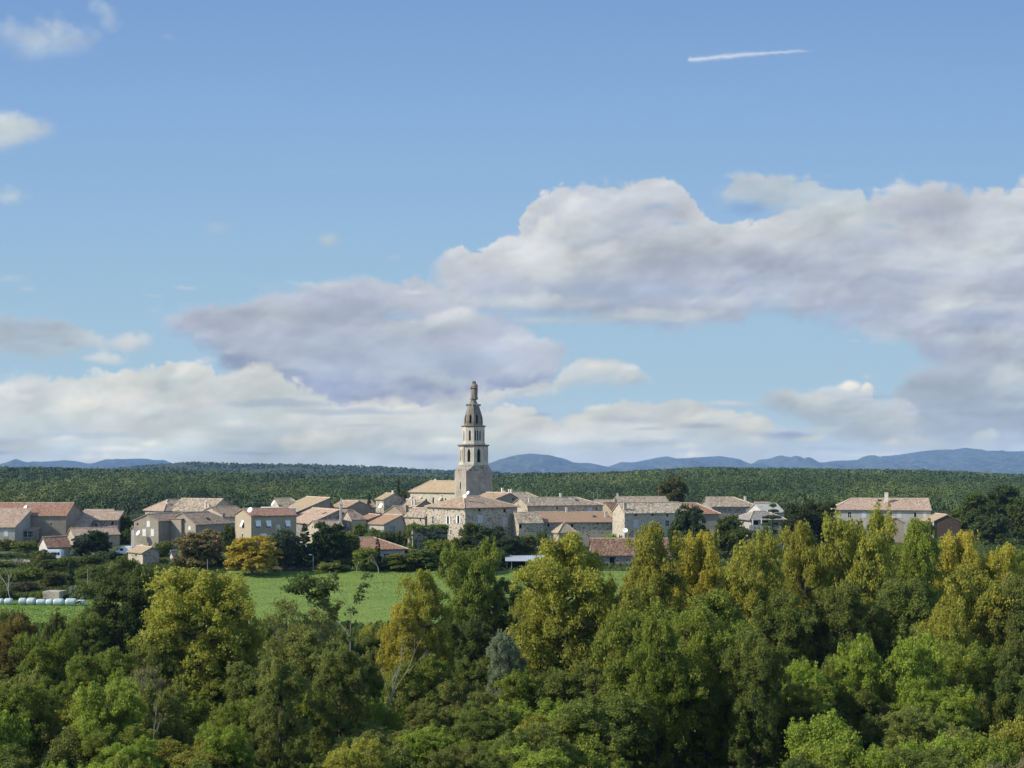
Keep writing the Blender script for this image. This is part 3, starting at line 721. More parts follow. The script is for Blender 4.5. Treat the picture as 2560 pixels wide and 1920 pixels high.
class B:
    """one building. Local axes: x along the wall that faces right of the viewer, y along the wall that faces left; z up; origin at the near corner."""
    def __init__(s, name, label, Y, phi, xc, xl, xr, eave, roof='gx', rise=2.0, wall=None, tile=None, fr=.5, il=0, ir=0,
                 oh=.35, cat='house', wl=None, wr=None, base=None, th=.16, real=False, group='houses of the village'):
        s.Y, s.phi = Y, radians(phi) - (0 if real else atan2(xc - HX, F)); s.X = PX(xc, Y); s.xc = xc
        s.ze = PZ(eave, Y)
        s.wr = wr if wr else s.solve(xr, cos(s.phi), sin(s.phi))
        s.wl = wl if wl else s.solve(xl, -sin(s.phi), cos(s.phi))
        cx = s.X + s.wr / 2 * cos(s.phi); cy = Y + s.wr / 2 * sin(s.phi)
        s.zb = min(g1(s.X, Y), g1(cx, cy), g1(s.X - s.wl * sin(s.phi), Y + s.wl * cos(s.phi))) - .3 if base is None else PZ(base, Y)
        s.h = s.ze - s.zb
        print('%-60s wr %.1f wl %.1f h %.1f phi %.0f' % (label[:60], s.wr, s.wl, s.h, math.degrees(s.phi)))
        s.wr = max(1., min(s.wr, 40)); s.wl = max(1., min(s.wl, 30)); s.h = max(1., s.h)
        s.root = empty(name, (s.X, Y, s.zb), s.phi, label, cat, group)
        s.roof, s.rise, s.fr, s.il, s.ir, s.oh, s.th = roof, rise, fr, il, ir, oh, th
        s.wallm, s.tile = wall or PLASTER, tile or TILE_MIX
        s.wins = []; s.cuts = []
        s.mk_wall(); s.mk_roof()
    def solve(s, px, dx, dy):
        k = (px - HX) / F
        return (k * s.Y - s.X) / (dx - k * dy)
    def mk_wall(s):
        a, b, h, r = s.wr, s.wl, s.h, s.rise
        v = [(0, 0, 0), (a, 0, 0), (a, b, 0), (0, b, 0), (0, 0, h), (a, 0, h), (a, b, h), (0, b, h)]
        d = .03
        if s.roof == 'gx':
            y = b * s.fr; v += [(s.il, y, h + r - d), (a - s.ir, y, h + r - d)]
            f = [(3, 2, 1, 0), (0, 1, 5, 4), (2, 3, 7, 6)]
            if s.fr < 1: f += [(4, 5, 9, 8), (6, 7, 8, 9)]
            else: f = [(3, 2, 1, 0), (0, 1, 5, 4), (2, 3, 7, 6), (4, 5, 9, 8), (6, 7, 8, 9)]
            f += [(3, 0, 4, 8, 7)] if s.il == 0 else [(3, 0, 4, 7), (4, 8, 7)]
            f += [(1, 2, 6, 9, 5)] if s.ir == 0 else [(1, 2, 6, 5), (5, 6, 9)]
        elif s.roof == 'gy':
            x = a * s.fr; v += [(x, s.il, h + r - d), (x, b - s.ir, h + r - d)]
            f = [(3, 2, 1, 0), (3, 0, 4, 7), (1, 2, 6, 5), (4, 8, 9, 7), (5, 6, 9, 8)]
            f += [(0, 1, 5, 8, 4)] if s.il == 0 else [(0, 1, 5, 4), (4, 5, 8)]
            f += [(2, 3, 7, 9, 6)] if s.ir == 0 else [(2, 3, 7, 6), (6, 7, 9)]
        else:
            f = [(3, 2, 1, 0), (0, 1, 5, 4), (1, 2, 6, 5), (2, 3, 7, 6), (3, 0, 4, 7), (4, 5, 6, 7)]
        bm = bmesh.new(); vs = [bm.verts.new(p) for p in v]
        for q in f: bm.faces.new([vs[i] for i in q])
        bmesh.ops.recalc_face_normals(bm, faces=bm.faces)
        s.wall = bm_obj('wall', bm, s.wallm, s.root)
    def mk_roof(s):
        if s.roof == 'none': s.roofo = s.wall; return
        a, b, h, r, o = s.wr, s.wl, s.h, s.rise, s.oh
        sw = s.roof == 'gy'
        A, Bq = (b, a) if sw else (a, b)           # A along the ridge, Bq across
        yr = Bq * s.fr
        s0 = r / max(yr, .3); s1 = r / max(Bq - yr, .3)
        z0, z1 = -o * min(s0, 1), -o * min(s1, 1) if s.fr < 1 else 0
        e0 = o if s.il > 0 else .22; e1 = o if s.ir > 0 else .22
        x0, x1 = -e0, A + e1
        q0 = s.il if s.il > 0 else x0; q1 = A - s.ir if s.ir > 0 else x1
        y0 = -o; y1 = Bq + o if s.fr < 1 else Bq + .15
        yk = yr if s.fr < 1 else Bq + .15
        P = [(x0, y0, z0), (x1, y0, z0), (x1, y1, z1 if s.fr < 1 else r - .02), (x0, y1, z1 if s.fr < 1 else r - .02), (q0, yk, r), (q1, yk, r)]
        if s.fr >= 1: F_ = [(0, 1, 5, 4)]
        else: F_ = [(0, 1, 5, 4), (2, 3, 4, 5)]
        if s.fr < 1:
            F_.append((3, 0, 4)); F_.append((1, 2, 5))
        keep = F_ if s.fr >= 1 else ([F_[0], F_[1]] + ([F_[2]] if s.il > 0 else []) + ([F_[3]] if s.ir > 0 else []))
        def tr(p): return Vector((p[1], p[0], p[2] + h + .05)) if sw else Vector((p[0], p[1], p[2] + h + .05))
        bm = bmesh.new(); uvl = bm.loops.layers.uv.new('UVMap')
        top = [bm.verts.new(tr(p)) for p in P]
        low = [bm.verts.new(tr(p) - Vector((0, 0, s.th))) for p in P]
        used = set(i for q in keep for i in q)
        edges = {}
        for q in keep:
            fa = bm.faces.new([top[i] for i in q]); fa.material_index = 0
            e = (top[q[1]].co - top[q[0]].co).normalized() if len(q) == 4 else (top[q[1]].co - top[q[0]].co).normalized()
            nn = fa.normal if fa.normal.length > 0 else Vector((0, 0, 1)); fa.normal_update(); nn = fa.normal
            vv = nn.cross(e); og = top[q[0]].co
            for l in fa.loops:
                d = l.vert.co - og; l[uvl].uv = (d.dot(e) + 3.7 * s.xc % 50, abs(d.dot(vv)))
            bm.faces.new([low[i] for i in reversed(q)])
            for k in range(len(q)):
                i, j = q[k], q[(k + 1) % len(q)]
                key = (min(i, j), max(i, j)); edges[key] = edges.get(key, 0) + 1
        for (i, j), n in edges.items():
            if n == 1:
                try: bm.faces.new([top[i], top[j], low[j], low[i]])
                except ValueError: pass
        for v in [v for v in bm.verts if not v.link_faces]: bm.verts.remove(v)
        bmesh.ops.recalc_face_normals(bm, faces=bm.faces)
        s.roofo = bm_obj('roof', bm, s.tile, s.root)
        # ridge and hip tiles
        rb = bmesh.new(); lines = [(4, 5)]
        if s.il > 0: lines += [(0, 4), (3, 4)]
        if s.ir > 0: lines += [(1, 5), (2, 5)]
        if s.fr < 1 or True:
            for i, j in lines:
                p, q = tr(P[i]), tr(P[j]); d = q - p
                if d.length < .3: continue
                c = bmesh.ops.create_cone(rb, cap_ends=True, segments=6, radius1=.13, radius2=.13, depth=d.length)
                R_ = d.to_track_quat('Z', 'Y').to_matrix().to_4x4(); R_.translation = (p + q) / 2 + Vector((0, 0, .03))
                bmesh.ops.transform(rb, verts=c['verts'], matrix=R_)
            bm_obj('ridge_tiles', rb, STONE_RIDGE, s.roofo)
    # a pixel of the photograph gives the place on a wall; what is built there is real geometry on that wall
    def on(s, face, px, py, off=0.0):
        k = (px - HX) / F; c, sn = cos(s.phi), sin(s.phi)
        if face == 'R':   # plane local y = off
            # world: X + x c - off sn = k (Y + x sn + off c)
            x = (k * (s.Y + off * c) - s.X + off * sn) / (c - k * sn); wy = s.Y + x * sn + off * c
            return Vector((x, off, PZ(py, wy) - s.zb)), wy
        y = (k * (s.Y + off * sn) - s.X - off * c) / (-sn - k * c); wy = s.Y + off * sn + y * c
        return Vector((off, y, PZ(py, wy) - s.zb)), wy
    def win(s, face, px, py, w, h, style='dark', frame=True, name=None):
        p, wy = s.on(face, px, py); m = wy / F
        ww = w * m / max(.25, abs(cos(s.phi)) if face == 'R' else abs(sin(s.phi))); hh = h * m
        s.wins.append((face, p, ww, hh, style, frame, name)); return s
    def finish(s):
        cut = []
        for (face, p, ww, hh, style, frame, name) in s.wins:
            dp = .22 if style != 'slit' else .3
            bm = bmesh.new()
            if style == 'arch': arch_prism(bm, ww, hh, -.1, .3)
            else: box_bm(bm, -ww / 2, ww / 2, -.1, dp, -hh / 2, hh / 2)
            M = s.fm(face, p); bmesh.ops.transform(bm, verts=bm.verts, matrix=M); cut.append(bm)
        if cut: 
            bpy.context.view_layer.update()
            carve(s.wall, cut)
        for (face, p, ww, hh, style, frame, name) in s.wins:
            M = s.fm(face, p)
            def part(nm, fill, mat, parent):
                bm = bmesh.new(); fill(bm); bmesh.ops.transform(bm, verts=bm.verts, matrix=M); return bm_obj(nm, bm, mat, parent)
            t = .09
            nm = name or ('door' if style in ('door', 'garage') else 'window')
            if frame:
                def fr(bm):
                    box_bm(bm, -ww / 2 - t, -ww / 2 + .01, -.03, .1, -hh / 2, hh / 2); box_bm(bm, ww / 2 - .01, ww / 2 + t, -.03, .1, -hh / 2, hh / 2)
                    box_bm(bm, -ww / 2 - t, ww / 2 + t, -.035, .1, hh / 2, hh / 2 + t * 1.3); box_bm(bm, -ww / 2 - t - .03, ww / 2 + t + .03, -.07, .1, -hh / 2 - t, -hh / 2)
                wobj = part(nm, fr, STONE_TRIM, s.root)
                def pane(bm): box_bm(bm, -ww / 2, ww / 2, .17, .2, -hh / 2, hh / 2)
                pn = part('pane' if nm == 'window' else 'door_leaf', pane, {'door': WOOD_D, 'slit': HOLE, 'arch': HOLE, 'orange': WOOD_O, 'blue': SHUTB}.get(style, GLASS), wobj)
            else:
                def pane(bm): box_bm(bm, -ww / 2 + .002, ww / 2 - .002, .17, .2, -hh / 2 + .002, hh / 2 - .002)
                wobj = part(nm, pane, {'door': WOOD_D, 'orange': WOOD_O, 'blue': SHUTB, 'pale': PALE_FILL}.get(style, HOLE), s.root)
            if style == 'glaz' or (style == 'dark' and frame and ww > .7):
                def bars(bm):
                    n = 1 if style == 'dark' else 2
                    for i in range(1, n + 1): box_bm(bm, -ww / 2 + ww * i / (n + 1) - .03, -ww / 2 + ww * i / (n + 1) + .03, .12, .168, -hh / 2, hh / 2)
                    box_bm(bm, -ww / 2, ww / 2, .125, .165, -.03, .03)
                part('glazing_bar', bars, SHUT if style == 'dark' else METAL, wobj)
            if style in ('shut', 'shutg', 'pale') :
                for sgn in (-1, 1):
                    def sh(bm, sgn=sgn): box_bm(bm, min(sgn * .015, sgn * (ww / 2 - .01)), max(sgn * .015, sgn * (ww / 2 - .01)), -.02, .03, -hh / 2 + .02, hh / 2 - .02)
                    part('shutter', sh, {'shut': SHUT, 'shutg': SHUTG, 'pale': PALE_FILL}[style], wobj)
            if style == 'open':
                for sgn in (-1, 1):
                    def sh(bm, sgn=sgn): box_bm(bm, min(sgn * (ww / 2 + .02), sgn * ww), max(sgn * (ww / 2 + .02), sgn * ww), -.10, -.05, -hh / 2 + .02, hh / 2 - .02)
                    part('shutter', sh, SHUT, wobj)
            if style == 'tilt':       # roller blind pushed outwards at the foot
                def sh(bm):
                    vs = box_bm(bm, -ww / 2 + .03, ww / 2 - .03, -.02, .03, -hh * .32, hh / 2 - .02)
                    for v in vs:
                        if v.co.z < 0: v.co.y -= .55; v.co.x *= 1.0
                part('shutter', sh, SHUT if face == 'L' else SHUT, wobj)
        return s
    def fm(s, face, p):
        """local frame on a wall: x along the wall, y into the wall, z up"""
        if face == 'R': M = Matrix.Identity(4)
        else: M = Matrix(((0, 1, 0, 0), (-1, 0, 0, 0), (0, 0, 1, 0), (0, 0, 0, 1)))
        M = M.copy(); M.translation = p; return M
    def chim(s, px, top, w, bot=None, off=None, mat=None, pots=0, d=None):
        """chimney on the ridge line (or at a distance off behind the near wall)"""
        o_ = off if off is not None else (s.fr * s.wl if s.roof == 'gx' else None)
        if s.roof == 'gy' and off is None: p, wy = s.on('L', px, top, s.fr * s.wr)
        else: p, wy = s.on('R', px, top, o_ if o_ is not None else s.wl / 2)
        p = Vector((max(.5, min(s.wr - .5, p.x)), max(.4, min(s.wl - .4, p.y)), p.z))
        m = wy / F; ww = w * m; dd = d or max(.4, ww * .8)
        bm = bmesh.new(); zt = p.z; zb_ = (bot and PZ(bot, wy) - s.zb - .5) or s.h - .2
        zb_ = min(zb_, zt - .6)
        box_bm(bm, p.x - ww / 2, p.x + ww / 2, p.y - dd / 2, p.y + dd / 2, zb_, zt - .12)
        box_bm(bm, p.x - ww / 2 - .06, p.x + ww / 2 + .06, p.y - dd / 2 - .06, p.y + dd / 2 + .06, zt - .12, zt)
        c = bm_obj('chimney', bm, mat or CHIM, s.roofo)
        for i in range(pots):
            b2 = bmesh.new(); bmesh.ops.create_cone(b2, cap_ends=True, segments=8, radius1=.12, radius2=.1, depth=.4)
            bmesh.ops.translate(b2, verts=b2.verts, vec=(p.x + (i - (pots - 1) / 2) * .35, p.y, zt + .2)); bm_obj('chimney_pot', b2, TILE_PLAIN, s.roofo)
        return s
    def skylight(s, px, py, w=7, h=3):
        """roof window on the near slope"""
        k = s.rise / max(.3, (s.wl if s.roof == 'gx' else s.wr) * s.fr)
        best = None
        for i in range(60):
            off = i / 59 * (s.wl * s.fr if s.roof == 'gx' else s.wr * s.fr)
            p, wy = s.on('R' if s.roof == 'gx' else 'L', px, py, off)
            e = abs(p.z - (s.h + k * off))
            if best is None or e < best[0]: best = (e, p, wy, off)
        e, p, wy, off = best; m = wy / F; ww = w * m / 2; L_ = .55
        bm = bmesh.new()
        vs = box_bm(bm, -ww, ww, -L_, L_, 0, .1)
        ang = math.atan(k)
        R_ = Matrix.Rotation(ang, 4, 'X') if s.roof == 'gx' else Matrix.Rotation(-ang, 4, 'Y') @ Matrix.Rotation(radians(90), 4, 'Z')
        R_ = R_.copy(); R_.translation = (p.x, p.y, s.h + k * off + .07)
        bmesh.ops.transform(bm, verts=vs, matrix=R_)
        bm_obj('skylight', bm, GLASS, s.roofo); return s

TILE_PLAIN = m_plain('clay', (.45, .24, .15))
STONE_RIDGE = m_plain('ridge_clay', (.46, .36, .27), var=.3)

def arch_prism(bm, w, h, y0, y1, point=True):
    """lancet outline centred on the origin, from y0 to y1"""
    pts = [(-w / 2, -h / 2), (w / 2, -h / 2)]; sp = h / 2 - w * (.95 if point else .5)
    n = 6
    for i in range(n + 1):
        t = i / n
        if point: x = w / 2 * (1 - t ** 1.25); z = sp + (h / 2 - sp) * sin(t * pi / 2) ** 1.0
        else: x = w / 2 * cos(t * pi / 2); z = sp + w / 2 * sin(t * pi / 2)
        pts.append((x, z))
    for i in range(n - 1, -1, -1):
        t = i / n
        if point: x = -w / 2 * (1 - t ** 1.25); z = sp + (h / 2 - sp) * sin(t * pi / 2) ** 1.0
        else: x = -w / 2 * cos(t * pi / 2); z = sp + w / 2 * sin(t * pi / 2)
        pts.append((x, z))
    a = [bm.verts.new((x, y0, z)) for x, z in pts]; b = [bm.verts.new((x, y1, z)) for x, z in pts]
    bm.faces.new(a); bm.faces.new(list(reversed(b)))
    for i in range(len(a)):
        j = (i + 1) % len(a); bm.faces.new([a[j], a[i], b[i], b[j]])
    bmesh.ops.recalc_face_normals(bm, faces=bm.faces)

# ---------------------------------------------------------------- loose things on houses
def dish(px, py, Y, r, label, az=-35, mastlen=.9):
    root = empty('satellite_dish', (PX(px, Y), Y, PZ(py, Y)), 0, label, 'satellite dish', 'satellite dishes')
    R_ = Matrix.Rotation(radians(az), 4, 'Z') @ Matrix.Rotation(radians(62), 4, 'X')
    bm = bmesh.new(); rings = 5; seg = 16; prev = None
    c = bm.verts.new((0, 0, 0)); c2 = bm.verts.new((0, 0, -.03))
    top, bot = [[c]], [[c2]]
    for i in range(1, rings + 1):
        rr = r * i / rings; z = .28 * r * (i / rings) ** 2
        top.append([bm.verts.new((rr * cos(2 * pi * k / seg), rr * sin(2 * pi * k / seg) * 1.08, z)) for k in range(seg)])
        bot.append([bm.verts.new((rr * cos(2 * pi * k / seg), rr * sin(2 * pi * k / seg) * 1.08, z - .03)) for k in range(seg)])
    for L_, fl in ((top, False), (bot, True)):
        for i in range(len(L_) - 1):
            for k in range(seg):
                q = [L_[i][0], L_[i + 1][k], L_[i + 1][(k + 1) % seg]] if i == 0 else [L_[i][k], L_[i + 1][k], L_[i + 1][(k + 1) % seg], L_[i][(k + 1) % seg]]
                bm.faces.new(q if not fl else list(reversed(q)))
    for k in range(seg): bm.faces.new([top[-1][(k + 1) % seg], top[-1][k], bot[-1][k], bot[-1][(k + 1) % seg]])
    bmesh.ops.transform(bm, verts=bm.verts, matrix=R_)
    bm_obj('reflector', bm, DISHM, root, True)
    bm = bmesh.new(); f = R_ @ Vector((0, 0, r * 1.1)); a = R_ @ Vector((0, -r, r * .25))
    tube(bm, [a, f], .02, .02); tube(bm, [f, f * 1.12], .05, .05); bm_obj('receiver_arm', bm, METAL, root)
    bm = bmesh.new(); b0 = R_ @ Vector((0, 0, -.04)); tube(bm, [b0, b0 + Vector((0, .25, -.1)), b0 + Vector((0, .28, -mastlen))], .035, .035); bm_obj('mast', bm, METAL, root)
    return root

def tube(bm, pts, r0, r1, seg=6):
    n = len(pts); rings = []
    for i, p in enumerate(pts):
        d = (pts[min(i + 1, n - 1)] - pts[max(i - 1, 0)]).normalized()
        u = d.cross(Vector((0, 0, 1))) if abs(d.z) < .95 else d.cross(Vector((1, 0, 0))); u.normalize(); w = d.cross(u)
        r = r0 + (r1 - r0) * i / max(1, n - 1)
        rings.append([bm.verts.new(p + u * r * cos(2 * pi * k / seg) + w * r * sin(2 * pi * k / seg)) for k in range(seg)])
    for i in range(n - 1):
        for k in range(seg): bm.faces.new([rings[i][k], rings[i][(k + 1) % seg], rings[i + 1][(k + 1) % seg], rings[i + 1][k]])
    bm.faces.new(list(reversed(rings[0]))); bm.faces.new(rings[-1])

def aerial(px, top, bot, Y, label):
    z0, z1 = PZ(bot, Y), PZ(top, Y); root = empty('tv_aerial', (PX(px, Y), Y, z0), .5, label, 'aerial', 'television aerials')
    bm = bmesh.new(); tube(bm, [Vector((0, 0, -.5)), Vector((0, 0, z1 - z0))], .03, .025); bm_obj('pole', bm, METAL, root)
    bm = bmesh.new(); zt = z1 - z0 - .15; tube(bm, [Vector((-.7, 0, zt)), Vector((.7, 0, zt))], .02, .02, 4)
    for i in range(5): x = -.6 + .3 * i; tube(bm, [Vector((x, -.3, zt)), Vector((x, .3, zt))], .015, .015, 4)
    bm_obj('antenna_rods', bm, METAL, root)
# ---------------------------------------------------------------- the village, left to right
V = {}
def build(key, *a, **k):
    V[key] = B(*a, **k); return V[key]
H = 'farmhouse'
b = build('b1', 'farmhouse', 'long beige farmhouse with red tiled roof at the left end of the village', 300, 1, -60, -75, 165, 1288, 'gx', 2.9, PLASTER, TILE_RED, fr=.42, wl=13, wr=None, real=True)
b.win('R', 73, 1310.5, 4, 4, 'slit', False).win('R', 128, 1310, 4, 4, 'slit', False).win('R', 129.5, 1334, 9, 15, 'orange', False).finish()
b = build('b1v', 'glazed_lean_to', 'low tiled lean-to with three dark panes against the long farmhouse', 295.5, 1, 40, None, 84, 1327, 'gx', .5, PLASTER_G, TILE_PINK, fr=1, wl=3.6, base=1352, oh=.2, cat='lean-to', real=True)
b.win('R', 49, 1335.5, 12, 14, 'glaz').win('R', 62.5, 1335.5, 12, 14, 'glaz').win('R', 76, 1335.5, 12, 14, 'glaz').finish()
b = build('b2', 'house', 'grey walled wing with pink tiled catslide roof at the far left edge', 290, 1, -60, None, 37, 1317, 'gx', 4.0, PLASTER_P, TILE_PINK, fr=1, wl=10.5, base=1365, real=True)
b.win('R', 15, 1334, 9, 13, 'shut').finish()
b = build('b4b', 'house', 'low stone house whose pink roof shows behind the rubble barn', 332, 2, 203, 200, 275, 1287, 'gx', 1.3, RUBBLE_D, TILE_PINK, fr=.5, wl=7, real=True)
b.finish()
b = build('b4', 'barn', 'dark rubble barn under a pale pink tiled roof beside the long farmhouse', 308, 2, 178, 174, 295, 1299, 'gx', 1.9, RUBBLE_D, TILE_PINK, fr=.5, wl=9, cat='barn', real=True)
b.win('R', 240, 1312, 5, 5, 'slit', False).win('R', 281, 1309, 6, 6, 'slit', False).finish()
b = build('b4l', 'lean_to', 'small lean-to with pink tiles against the rubble barn', 303.5, 2, 163, None, 218, 1318, 'gx', 1.5, PLASTER_G, TILE_PINK, fr=1, wl=4.0, oh=.2, cat='lean-to', real=True); b.finish()
b = build('b5', 'outbuilding', 'low outbuilding with pale stone gable and pink roof behind the dark garden tree', 292, 14, 186, 169, 299, 1338, 'gx', 1.5, RUBBLE_L, TILE_PINK, fr=.55, cat='outbuilding')
b.finish()
b = build('b3', 'cottage', 'tiny cottage with white gable and rust red roof above the caravan', 264, 20, 119, 113, 176, 1367, 'gx', 2.0, WHITE_W, TILE_RED, fr=.5, wl=5.2, cat='cottage'); b.finish()
b = build('b6', 'house', 'tall grey house with three white shuttered windows on its gable', 284, 50, 396, 335, 490, 1301.5, 'gx', 1.45, PLASTER_G, TILE_MIX, fr=.47, group='houses of the village')
b.win('L', 371, 1310, 8, 14, 'shut').win('L', 360.5, 1331.5, 9, 17, 'shut').win('L', 381, 1331.5, 8, 17, 'shut').win('L', 344, 1310.5, 5, 5, 'slit', False).win('L', 354, 1365, 8, 7, 'shut').win('L', 374, 1364, 6, 6, 'slit', False).finish()
b = build('b6a', 'annex', 'narrow annex with drainpipe on the end of the tall grey house', 287, 50, 336, 328, 352, 1322, 'gx', .5, PLASTER_P, TILE_PINK, fr=.5, oh=.1, wr=3, cat='annex'); b.finish()
b = build('b7', 'stone_hut', 'small stone hut with sand coloured roof below the tall grey house', 250, 28, 357, 320, 398, 1381, 'gy', 1.0, RUBBLE_L, TILE_SAND, fr=.55, cat='hut')
b.win('L', 340, 1388, 5, 6, 'slit', False).finish()
b = build('b8a', 'house', 'grey house with steep catslide gable and tall white shutters behind the rust brown tree', 286, 44, 453, 411, 492, 1297, 'gx', .1, PLASTER_G, TILE_MIX, fr=.5, il=0)
b.finish()
b = build('b8', 'house', 'grey rendered house with hipped patchwork roof and a skylight', 284, 40, 489, 411, 585, 1310, 'gx', 2.6, PLASTER_G, TILE_MIX, fr=.42, il=0, ir=.01 + 4)
b.win('L', 434.5, 1319, 5, 8, 'shut').win('L', 474, 1320, 6, 8, 'shut').win('L', 434, 1337, 6.5, 20, 'shut').win('L', 468, 1341, 5, 11, 'shut').win('L', 478, 1344, 4, 14, 'shut').finish()
b.chim(558, 1283, 7, 1303, mat=RUBBLE_D, off=2.0).skylight(520, 1298, 9)
b = build('b9', 'house', 'house with a pyramid-like hipped roof above the left part of the village', 322, 32, 411, 391, 500, 1275, 'gx', 2.6, RUBBLE_L, TILE_PINK, fr=.5, il=4.0, ir=4.0, wl=9.5, oh=.5)
b.finish(); b.chim(420, 1256, 7, 1268, off=2.6)
b = build('b10', 'house', 'stone house whose slanting brown roof ends in a dark open gable', 318, 50, 524, 480, 600, 1277, 'gy', 3.0, RUBBLE_L, TILE_OLD, fr=.42, wl=14, oh=.4)
b.finish(); b.chim(495, 1261, 3.5, 1273, off=.8).chim(514, 1255, 4, 1267, off=2.5)
b = build('b11', 'house', 'stone gabled house with brown roof between the patchwork hip and the beige house', 300, 42, 562, 538, 628, 1291, 'gx', 2.2, RUBBLE_L, TILE_MIX, fr=.5, wl=11)
b.finish()
b = build('b12', 'house', 'large beige rendered house with white blinds and a low orange tiled roof', 262, 20, 628, 588, 741, 1289.5, 'gx', 1.35, PLASTER_W, TILE_RED, fr=.5, base=None)
b.win('L', 607.5, 1310, 9, 18, 'tilt').win('L', 606.5, 1343, 6, 18, 'dark')
for x in (645, 671, 719): b.win('R', x, 1310, 11, 18, 'tilt')
b.win('R', 695.5, 1319.5, 7, 14, 'shutg').win('R', 658.5, 1343, 14, 17, 'tilt').finish()
b.chim(717, 1270, 5, 1280)
b = build('b13', 'house', 'ruinous stone house with shaggy tiled roof behind the large beige house', 318, 18, 700, 687, 757, 1266, 'gx', 2.0, RUBBLE_L, TILE_OLD, fr=.5, ir=2.0, wl=8); b.finish()
b = build('b13t', 'terrace_house', 'low white walled terrace below the shaggy roof', 300, 20, 705, 652, 740, 1271, 'none', .1, WHITE_W, TILE_PINK); b.finish()
b = build('b14', 'house', 'house with a long sand coloured roof sloping down to the beige house', 306, 20, 740, 722, 827, 1281, 'gy', 3.6, PLASTER, TILE_SAND, fr=.97, wl=17, oh=.4)
b.finish(); b.chim(806, 1244, 5, 1252, off=15.5)
b = build('b14b', 'house', 'lower roof tucked against the long sand coloured roof', 312, 20, 779, 774, 833, 1268, 'gy', 1.1, PLASTER, TILE_MIX, fr=.9, wl=7); b.finish()
b = build('b17', 'house', 'house with a broad salmon roof sloping to the left behind the conifer', 288, 22, 777, 741, 850, 1307, 'gy', 3.0, RUBBLE_D, TILE_PINK, fr=.97, wl=17, oh=.5); b.finish(); b.skylight(811, 1284, 6)
b = build('b20', 'house', 'low house with salmon roof behind the dark broadleaf tree', 276, 22, 797, 786, 862, 1322, 'gx', 1.6, RUBBLE_L, TILE_PINK, fr=.5, wl=8)
b.win('L', 791, 1335, 4, 12, 'dark').finish()
b = build('b16', 'house', 'pink roofed house behind the brown gable', 345, 20, 884, 880, 941, 1268, 'gx', 1.9, PLASTER_P, TILE_PINK, fr=.5, wl=9); b.finish()
b = build('b15', 'house', 'house with curved shaded gable and bright side wall in the middle of the roofs', 316, 40, 869, 827, 927, 1267.5, 'gy', 1.5, PLASTER, TILE_MIX, fr=.48, wl=None); b.finish()
b = build('b19', 'house', 'stone house with dusky pink hipped roof beside the tall flue', 296, 30, 879, 857, 914, 1297, 'gx', 2.0, RUBBLE_L, TILE_PINK, fr=.5, ir=2.4, oh=.3); b.win('L', 871, 1312, 5, 12, 'shut').finish()
b = build('b22', 'outbuilding', 'small salmon roof squeezed between two gables', 300, 20, 920, 915, 951, 1299, 'gy', 1.1, PLASTER, TILE_RED, fr=.97, wl=8, cat='outbuilding'); b.finish()
b = build('b21', 'tower_house', 'narrow tall stone house with pale left wall and dark rubble gable', 322, 44, 960, 939.5, 1009, 1247.5, 'gy', 1.45, RUBBLE, TILE_SAND, fr=.5, wl=None)
b.win('L', 946, 1262, 3, 5, 'slit', False).finish(); b.chim(992, 1226, 4, 1238)
b = build('b23', 'house', 'brown roofed house with stub chimney below the narrow tall stone house', 306, 34, 1008, 959, 1028, 1285, 'gx', 1.9, PLASTER, TILE_MIX, fr=.5, wl=9); b.finish()
b.chim(1033, 1263, 8, 1281, mat=PLASTER, off=1.4)
b = build('b24', 'shed', 'low building with warm sand coloured roof and blue green door', 288, 42, 960, 919, 1011, 1310, 'gy', 2.0, PLASTER_P, TILE_ORANGE, fr=.86, wl=None, cat='outbuilding')
b.win('R', 981, 1322, 11, 14, 'blue', False, 'door').finish()
b = build('b26', 'house', 'house with dark brown roof and shaded gable in front of the church wall', 318, 30, 1040, 1009, 1086, 1266, 'gy', 1.7, PLASTER, TILE_OLD, fr=.5, wl=10)
b.finish(); b.chim(1015, 1250, 3.5, 1262, off=3).chim(1033, 1248, 4, 1262, off=1.5)
b = build('b25', 'house', 'stone house with brown roof just left of the big stone manor', 292, 46, 1062, 1012, 1070, 1291.5, 'gy', 1.9, RUBBLE_L, TILE_OLD, fr=.5, wl=None, wr=6)
b.win('L', 1051, 1299, 4, 8, 'slit').win('L', 1025, 1297, 3, 3, 'slit', False).finish()
b = build('nave', 'church', 'pale stone church nave with sand coloured hipped roof beside the bell tower', 338, 52, 1141, 1025, 1175, 1228, 'gy', 2.8, CHURCH_W, TILE_SAND, fr=.5, ir=5, il=0, cat='church', group=None, oh=.45)
for x, y, h in ((1066, 1252, 12), (1083, 1251, 18), (1114, 1252, 14)): b.win('L', x, y, 4, h, 'arch', False)
b.finish()
for px in (1029, 1052, 1103):       # buttresses
    p, wy = b.on('L', px, 1260); bm = bmesh.new(); zt = b.h - 1.6
    vs = box_bm(bm, -1.3, .02, p.y - .45, p.y + .45, 0, zt)
    for v in vs:
        if v.co.z > zt - .1 and v.co.x < -1: v.co.z -= 1.1
    bm_obj('buttress', bm, CHURCH_W, b.root)
bm = bmesh.new(); p, wy = b.on('L', 1071, 1205); 
box_bm(bm, b.wr / 2 - .1, b.wr / 2 + .1, p.y - .08, p.y + .08, b.h + 2.7, b.h + 3.5); box_bm(bm, b.wr / 2 - .12, b.wr / 2 + .12, p.y - .4, p.y + .4, b.h + 3.1, b.h + 3.3)
bm_obj('cross', bm, STONE_TRIM, b.roofo)
b = build('manor', 'manor_house', 'big square stone manor with hipped tiled roof in front of the bell tower', 280, 37, 1163, 1068, 1293, 1268.5, 'gx', 2.35, RUBBLE, TILE_MIX, fr=.5, il=5.3, ir=5.3, oh=.55, cat='house')
